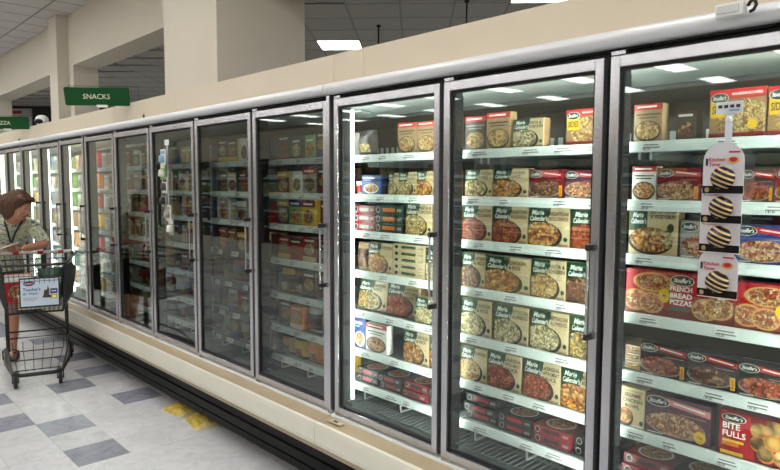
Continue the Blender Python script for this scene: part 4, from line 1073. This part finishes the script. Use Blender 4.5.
t.name = 'advert_board'
mb = MB(); mb.bbox((.17, .05, .96), (.18, .08, 1.02), CB, .003); mb.tube([(.175, .065, .97), (.15, .06, .92), (.16, .07, .86)], .012, CB, 8); mb.build('seat_strap', cart)
mb = MB()
for k in range(9): mb.tube([(.22, -.22+k*.055, .82), (.18, -.23+k*.0575, .985)], .003, CB, 5, False)
mb.tube([(.18, -.25, .985), (.18, .25, .985)], .006, CB, 6); mb.build('child_seat', cart, fix=False)
# groceries in the basket (resting on its bottom)
CM = Matrix.Translation((-6.62, 1.625, 0)) @ Matrix.Rotation(HEAD, 4, 'Z')
def in_cart(x, y, z): return CM @ Vector((x, y, z))
def bottom_z(u): return .645-.03*u+.004
LEAF = food('leafy_green', [(40, 82, 34), (70, 120, 50), (24, 56, 26), (110, 150, 70)], 60)
BREAD = mat('bread_bag', (214, 178, 112), .35, var=.2, vscale=14)
g_ = mk_bag(.24, .12, .11, 'crust', 'white', PASTA, 5)
o = link('bread_bag', g_.mesh('bread_bag'), None, in_cart(.85, -.13, bottom_z(.85)+.012), HEAD+math.pi/2); tag(o, 'golden bread bag low in the cart behind the advert board', 'bread bag')
g_ = mk_plain(.20, .24, .07, 'red', 'white', PIZ, 0)
o = link('cereal_box', g_.mesh('cereal_box'), None, in_cart(.46, -.23, bottom_z(.46)+.012), HEAD+math.pi/2); tag(o, 'red carton standing in the cart', 'food box')
g_ = mk_bag(.22, .27, .16, 'dkgreen', 'green', LEAF, 8)
o = link('salad_bag', g_.mesh('salad_bag'), None, in_cart(.44, .02, bottom_z(.44)+.012), HEAD+math.pi/2); tag(o, 'dark green salad bag heaped in the cart', 'salad bag')
g_ = mk_bag(.20, .22, .12, 'ltgreen', 'white', LEAF, 9)
o = link('salad_bag', g_.mesh('salad_bag'), None, in_cart(.64, -.0, bottom_z(.64)+.012), HEAD+math.pi/2); tag(o, 'light green vegetable bag behind the advert board in the cart', 'vegetable bag')

# ================================================================ THE WOMAN AT THE CART
def skin_tree(joints, edges, sub=2, name='t'):
    me = bpy.data.meshes.new(name); keys = list(joints); ix = {k: i for i, k in enumerate(keys)}
    me.from_pydata([joints[k][0] for k in keys], [(ix[a], ix[b]) for a, b in edges], [])
    o = bpy.data.objects.new(name, me); COL.objects.link(o)
    md = o.modifiers.new('s', 'SKIN'); md.use_smooth_shade = True
    for k in keys:
        r = joints[k][1]; r = r if isinstance(r, tuple) else (r, r)
        me.skin_vertices[0].data[ix[k]].radius = r
    me.skin_vertices[0].data[0].use_root = True
    sb = o.modifiers.new('u', 'SUBSURF'); sb.levels = sub; sb.render_levels = sub
    bpy.context.view_layer.update()
    r = bpy.data.meshes.new_from_object(o.evaluated_get(bpy.context.evaluated_depsgraph_get()))
    bpy.data.objects.remove(o); return r
def ellipsoid(bm, c, r, rot=None, seg=20):
    M_ = Matrix.Translation(c) @ (rot.to_4x4() if rot else Matrix.Identity(4)) @ Matrix.Diagonal((*r, 1))
    bmesh.ops.create_uvsphere(bm, u_segments=seg, v_segments=seg//2+2, radius=1, matrix=M_)
def fuse(meshes, bm_extra, voxel, smooth=4, name='body'):
    bm = bm_extra or bmesh.new()
    for me in meshes: bm.from_mesh(me)
    me = bpy.data.meshes.new(name); bm.to_mesh(me); bm.free()
    o = bpy.data.objects.new(name, me); COL.objects.link(o)
    md = o.modifiers.new('r', 'REMESH'); md.mode = 'VOXEL'; md.voxel_size = voxel; md.use_smooth_shade = True
    if smooth: sm = o.modifiers.new('sm', 'SMOOTH'); sm.factor = .5; sm.iterations = smooth
    bpy.context.view_layer.update()
    r = bpy.data.meshes.new_from_object(o.evaluated_get(bpy.context.evaluated_depsgraph_get()))
    bpy.data.objects.remove(o)
    for p in r.polygons: p.use_smooth = True
    return r
SKIN = mat('skin', (196, 138, 112), .5, var=.06, vscale=9)
HAIR = mat('brown_hair', (84, 52, 32), .45, var=.45, vscale=26, aniso=(6, 6, 1))
def shirt_mat():
    m = bpy.data.materials.new('patterned_shirt'); m.use_nodes = True; nt = m.node_tree; b = nt.nodes['Principled BSDF']; b.inputs['Roughness'].default_value = .8
    tc = nt.nodes.new('ShaderNodeTexCoord'); n = nt.nodes.new('ShaderNodeTexNoise'); n.inputs['Scale'].default_value = 16; n.inputs['Detail'].default_value = 2; n.inputs['Distortion'].default_value = 2.5
    mp = nt.nodes.new('ShaderNodeMapping'); mp.inputs['Scale'].default_value = (1.6, .6, 1.6); mp.inputs['Rotation'].default_value = (.6, .2, .4)
    nt.links.new(tc.outputs['Object'], mp.inputs[0]); nt.links.new(mp.outputs[0], n.inputs['Vector'])
    r = nt.nodes.new('ShaderNodeValToRGB'); r.color_ramp.interpolation = 'EASE'; e = r.color_ramp.elements
    for p_, c_ in ((.38, (50, 66, 62)), (.43, (226, 228, 220)), (.50, (190, 200, 80)), (.535, (232, 234, 226)), (.60, (70, 92, 88)), (.64, (230, 232, 224))):
        x = e.new(p_); x.color = rgb(*c_)
    e[0].color = rgb(60, 78, 72); e[-1].color = rgb(216, 220, 208)
    nt.links.new(n.outputs[0], r.inputs[0]); nt.links.new(r.outputs[0], b.inputs['Base Color'])
    return m
SHIRT = shirt_mat(); SHORT = mat('dark_shorts', (40, 42, 52), .8, var=.1, vscale=20)
PX, PY = -6.97, 1.385
HEAD = math.radians(-13.5)
per = empty('person', (PX, PY, 0), HEAD); tag(per, 'person in a patterned top leaning on the cart handle, looking at a phone', 'person')
# local frame: x forward (to the cart), y to her left (freezer side), z up
HC = Vector((.47, .205, 1.475))
J = {'pelvis': ((-.09, .03, .90), (.15, .12)), 'waist': ((.0, .06, 1.03), (.135, .115)), 'chest': ((.14, .11, 1.18), (.15, .125)), 'ubase': ((.23, .14, 1.29), (.12, .10)), 'neck': ((.32, .165, 1.36), (.058, .058)), 'nhead': ((.41, .19, 1.43), (.055, .055)),
     'lsh': ((.215, .29, 1.27), (.066, .066)), 'lup': ((.25, .36, 1.18), (.055, .05)), 'lel': ((.30, .41, 1.10), (.044, .042)), 'lfo': ((.40, .31, 1.092), (.040, .038)), 'lwr': ((.50, .215, 1.085), (.027, .024)),
     'rsh': ((.235, -.03, 1.27), (.066, .066)), 'rup': ((.27, -.11, 1.18), (.055, .05)), 'rel': ((.30, -.15, 1.10), (.044, .042)), 'rfo': ((.40, -.05, 1.092), (.040, .038)), 'rwr': ((.50, .045, 1.10), (.027, .024)),
     'lhip': ((-.075, .13, .80), (.105, .10)), 'lth': ((-.04, .125, .64), (.088, .085)), 'lkn': ((.0, .115, .46), (.060, .058)), 'lca': ((-.01, .11, .32), (.060, .056)), 'lan': ((.0, .105, .095), (.036, .034)), 'lhe': ((.0, .105, .045), (.036, .034)), 'lba': ((.12, .105, .032), (.040, .024)), 'ltoe': ((.185, .105, .027), (.034, .018)),
     'rhip': ((-.085, -.07, .80), (.105, .10)), 'rth': ((-.09, -.075, .64), (.088, .085)), 'rkn': ((-.09, -.085, .46), (.060, .058)), 'rca': ((-.14, -.085, .32), (.060, .056)), 'ran': ((-.17, -.09, .095), (.036, .034)), 'rhe': ((-.17, -.09, .045), (.036, .034)), 'rba': ((-.05, -.09, .032), (.040, .024)), 'rtoe': ((.015, -.09, .027), (.034, .018))}
E_ = [('pelvis', 'waist'), ('waist', 'chest'), ('chest', 'ubase'), ('ubase', 'neck'), ('neck', 'nhead'), ('ubase', 'lsh'), ('lsh', 'lup'), ('lup', 'lel'), ('lel', 'lfo'), ('lfo', 'lwr'), ('ubase', 'rsh'), ('rsh', 'rup'), ('rup', 'rel'), ('rel', 'rfo'), ('rfo', 'rwr'),
      ('pelvis', 'lhip'), ('lhip', 'lth'), ('lth', 'lkn'), ('lkn', 'lca'), ('lca', 'lan'), ('lan', 'lhe'), ('lhe', 'lba'), ('lba', 'ltoe'), ('pelvis', 'rhip'), ('rhip', 'rth'), ('rth', 'rkn'), ('rkn', 'rca'), ('rca', 'ran'), ('ran', 'rhe'), ('rhe', 'rba'), ('rba', 'rtoe')]
body = skin_tree(J, E_, 2)
parts = [body]
def hand(wr, fwd, side, curl):
    """palm and five fingers; fwd/side unit vectors, fingers curl by the vector curl"""
    fwd, side, curl = Vector(fwd).normalized(), Vector(side).normalized(), Vector(curl)
    wr = Vector(wr); pal = {'w': (wr, (.024, .02)), 'p': (wr+fwd*.045, (.036, .016)), 'k': (wr+fwd*.085, (.038, .014))}
    out = [skin_tree(pal, [('w', 'p'), ('p', 'k')], 1)]
    for i, (o_, L) in enumerate(((-.030, .062), (-.010, .072), (.010, .068), (.029, .052))):
        b = wr+fwd*.078+side*o_
        f_ = {'a': (b, .0095), 'b': (b+fwd*L*.5+curl*.012, .0088), 'c': (b+fwd*L*.78+curl*.030, .008), 'd': (b+fwd*L*.92+curl*.05, .007)}
        out.append(skin_tree(f_, [('a', 'b'), ('b', 'c'), ('c', 'd')], 1))
    b = wr+fwd*.03-side*.03
    out.append(skin_tree({'a': (b, .012), 'b': (b+fwd*.025-side*.022+curl*.008, .0105), 'c': (b+fwd*.055-side*.024+curl*.022, .0085)}, [('a', 'b'), ('b', 'c')], 1))
    return out
parts += hand((.50, .215, 1.085), (.7, -.65, .05), (-.3, -.3, -.9), (.2, -.4, .3))
parts += hand((.50, .045, 1.10), (.75, .6, .05), (-.55, .75, 0), (0, .1, .5))
# head turned to her left and down
yaw_h, pit_h = math.radians(52), math.radians(24)
HR = Matrix.Rotation(yaw_h, 3, 'Z') @ Matrix.Rotation(pit_h, 3, 'Y')
def hp(x, y, z): return HC+HR @ Vector((x, y, z))
bm = bmesh.new()
ellipsoid(bm, HC, (.096, .074, .112), HR); ellipsoid(bm, hp(.022, 0, -.055), (.070, .058, .068), HR); ellipsoid(bm, hp(.055, 0, -.100), (.028, .03, .022), HR)
ellipsoid(bm, hp(.100, 0, -.030), (.020, .013, .012), HR, 12); ellipsoid(bm, hp(.092, 0, -.010), (.013, .010, .026), HR, 12)
ellipsoid(bm, hp(.086, 0, -.066), (.012, .024, .007), HR, 12); ellipsoid(bm, hp(.083, 0, -.079), (.012, .021, .007), HR, 12); ellipsoid(bm, hp(.080, 0, .024), (.014, .05, .011), HR, 12)
for s_ in (-1, 1): ellipsoid(bm, hp(-.005, s_*.074, -.022), (.018, .008, .03), HR, 12); ellipsoid(bm, hp(.062, s_*.036, -.045), (.022, .02, .02), HR, 12)
bme = fuse(parts, bm, .0065, 3); bme.materials.append(SKIN)
link('body', bme, per)
EYE_W = mat('eye_white', (170, 160, 152), .5, spec=.1); EYE_D = mat('eye_dark', (44, 30, 24), .2); LIP = mat('lips', (166, 84, 78), .4)
for s_ in (-1, 1):
    bm = bmesh.new(); ellipsoid(bm, hp(.080, s_*.030, .004), (.011, .014, .008), HR, 12); me = bpy.data.meshes.new('eye'); bm.to_mesh(me); bm.free(); me.materials.append(EYE_W); e = link('eye', me, per)
    bm = bmesh.new(); ellipsoid(bm, hp(.0895, s_*.030, .003), (.004, .006, .006), HR, 10); me = bpy.data.meshes.new('iris'); bm.to_mesh(me); bm.free(); me.materials.append(EYE_D); link('iris', me, e)
bm = bmesh.new(); ellipsoid(bm, hp(.0915, 0, -.072), (.009, .022, .010), HR, 12); me = bpy.data.meshes.new('lips'); bm.to_mesh(me); bm.free(); me.materials.append(LIP); link('lips', me, per)
# hair: chin-length, falling back to her right
bm = bmesh.new()
ellipsoid(bm, hp(-.022, 0, .028), (.108, .094, .108), HR); ellipsoid(bm, hp(-.055, -.045, -.02), (.085, .07, .115), HR); ellipsoid(bm, hp(-.055, .045, -.02), (.075, .058, .11), HR)
ellipsoid(bm, hp(-.02, -.078, -.06), (.055, .03, .085), HR); ellipsoid(bm, hp(-.02, .078, -.05), (.05, .028, .085), HR); ellipsoid(bm, hp(.045, -.03, .085), (.058, .06, .034), HR); ellipsoid(bm, hp(.045, .03, .08), (.052, .05, .03), HR)
ellipsoid(bm, hp(-.11, -.06, -.03), (.06, .07, .09), HR); ellipsoid(bm, hp(-.12, .0, -.05), (.05, .08, .08), HR)
hme = fuse([], bm, .008, 3, 'hair'); hme.materials.append(HAIR)
cen = sum((v.co for v in hme.vertices), Vector())/len(hme.vertices)
for v in hme.vertices:      # strand ridges
    d = HR.transposed() @ (v.co-HC); a = math.atan2(d.y, d.x)
    v.co += (v.co-cen).normalized()*.004*math.sin(a*34+d.z*25)
link('hair', hme, per)
# shirt, shorts: shells grown outwards from the body surface
def garment(name, keep, off, mt):
    bm = bmesh.new(); bm.from_mesh(bme); bm.normal_update()
    bmesh.ops.delete(bm, geom=[f for f in bm.faces if not keep(f.calc_center_median())], context='FACES')
    nrm = {v: v.normal.copy() for v in bm.verts}
    for v in bm.verts: v.co += nrm[v]*off
    ret = bmesh.ops.solidify(bm, geom=bm.faces[:], thickness=.006)
    me = bpy.data.meshes.new(name); bm.to_mesh(me); bm.free(); me.materials.clear(); me.materials.append(mt)
    for p in me.polygons: p.use_smooth = True; p.material_index = 0
    return link(name, me, per)
NK = Vector((.305, .162, 1.345)); ND = Vector((.09, .027, .075)).normalized()
garment('shirt', lambda c: c.z > .84 and (c.z > 1.135 or (c.x < .25 and -.12 < c.y < .30)) and (c-NK).dot(ND) < 0 and not (c.z > 1.40), .012, SHIRT)
garment('shorts', lambda c: .60 < c.z < .90 and c.x < .2, .010, SHORT)
NAVY = mat('lanyard_navy', (30, 34, 58), .6)
mb = MB(); mb.tube([(.30, .075, 1.375), (.345, .09, 1.31), (.335, .11, 1.22), (.32, .125, 1.13)], .009, NAVY, 6); mb.tube([(.275, .24, 1.375), (.345, .215, 1.31), (.335, .165, 1.22), (.32, .135, 1.13)], .009, NAVY, 6); mb.build('lanyard', per)
SOLE = mat('sandal_sole', (60, 46, 38), .6)
for fx_, fy_ in ((.0, .105), (-.17, -.09)):
    mb = MB(); pts = []
    for k in range(16):
        a = 2*math.pi*k/16; pts.append((fx_+.085+.125*math.cos(a), fy_+(.044+.006*math.cos(a))*math.sin(a)))
    mb.raw([(x, y, .001) for x, y in pts]+[(x, y, .016) for x, y in pts], [tuple(range(15, -1, -1)), tuple(range(16, 32))]+[(i, (i+1) % 16, 16+(i+1) % 16, 16+i) for i in range(16)], SOLE)
    sd = mb.build('sandal', per)
    mb = MB()
    for x_, hz in ((.03, .075), (.12, .06)): mb.tube([(fx_+x_, fy_-.046, .015), (fx_+x_, fy_-.038, hz*.8), (fx_+x_, fy_, hz), (fx_+x_, fy_+.038, hz*.8), (fx_+x_, fy_+.046, .015)], .007, SOLE, 6)
    mb.build('strap', sd)
# the phone between her hands, a long paper list under it
PM = Matrix.Translation((PX, PY, 0)) @ Matrix.Rotation(HEAD, 4, 'Z')
mb = MB(); mb.bbox((-.08, -.042, -.005), (.08, .042, .005), mat('phone_case', (214, 214, 216), .3), .004); mb.box((-.074, -.037, .0048), (.074, .037, .0055), BLACKM)
o = mb.build('phone', None, PM @ Vector((.60, .115, 1.125))); o.rotation_euler = (.1, -.35, HEAD+1.2); tag(o, 'pale phone held in the hands of the leaning person', 'phone')

# ================================================================ OPPOSITE RUN (seen in the door glass)
OY = -2.74
opp = empty('shelving_run', (-6.5, OY-.45, 0)); tag(opp, 'long beige shelving run across the aisle, mirrored in the freezer glass', 'shelving')
def oput(o): o.matrix_parent_inverse = Matrix.Translation(-Vector(opp.location)); return o
XA, XB = -17.0, 3.5
mb = MB(); mb.box((XA, OY-.9, 0), (XB, OY, .50), CREAM); oput(mb.build('base', opp))
mb = MB(); mb.box((XA, OY-.92, .5), (XB, OY-.86, 2.7), BACKP); oput(mb.build('back_panel', opp))
mb = MB(); mb.box((XA, OY-.90, 2.08), (XB, OY-.02, 2.16), DARKW); oput(mb.build('roof_panel', opp))
for k in range(8):
    a0 = XA+(XB-XA)*k/8; mb = MB(); mb.bbox((a0+.002, OY-.05, 2.10), (a0+(XB-XA)/8-.002, OY-.02, 2.68), BEIGE, .003); oput(mb.build('fascia_panel', opp))
OZ = [.50, .84, 1.16, 1.47, 1.80]
for z in OZ[1:]:
    mb = MB(); mb.box((XA, OY-.85, z-.02), (XB, OY-.10, z), SHELFM); s_ = oput(mb.build('shelf', opp))
    mb = MB(); mb.box((XA, OY-.099, z-.038), (XB, OY-.09, z+.004), RAILM); mb.build('price_rail', s_)
for k in range(22):
    x = XA+.03+k*(XB-XA-.06)/21; mb = MB(); mb.box((x-.03, OY-.07, .50), (x+.03, OY-.01, 2.08), mat('post_dark', (70, 70, 72), .4)); oput(mb.build('upright', opp))
r_ = random.Random(5)
step = (XB-XA-.06)/21
for zi, z in enumerate(OZ):
    pal = [['brown', 'dkred', 'dkgrey', 'orange'], ['dkgrey', 'blue', 'dkred', 'tan'], ['sky', 'blue', 'grey', 'teal'], ['teal', 'white', 'ltgreen', 'crust', 'sky'], ['dkgreen', 'white', 'blue', 'black']][zi]
    for k in range(2, 21):
        for h2 in range(2):
            cn = r_.choice(pal); st = r_.choice(['white', 'red', 'yellow', 'green', 'blue']); st = 'cream' if st == cn else st
            me = product(('op', cn, st), lambda: mk_plain(.40, .24, .25, cn, st, r_.choice([PASTA, RED, ALF, VEG]), r_.randrange(3)))
            o = link('grocery_carton', me, None, (XA+.03+k*step+.075+h2*.44+.40, OY-.12, z+.001), math.pi)
            tag(o, f'{CNAME.get(cn, cn)} carton on the shelving mirrored in the glass, {ORD[zi]} shelf up', 'food box', 'cartons on the opposite shelving')

# thin rods hanging from the rear ceiling
RODS = ((-6.215, 5.547), (-4.725, 5.511))
for x_, y_, lb in ((RODS[0][0], RODS[0][1], 'thin dark rod hanging from the rear ceiling right of the light panel'), (RODS[1][0], RODS[1][1], 'thin rod hanging from the rear ceiling near the top edge')):
    mb = MB(); mb.tube([(0, 0, 0), (0, 0, .42)], .011, BLACK, 8); mb.lathe([(.03, .40), (.03, .412), (.012, .414)], (0, 0, 0), BLACK, 12)
    tag(mb.build('hanging_rod', None, (x_, y_, ZR-.42)), lb, 'rod')
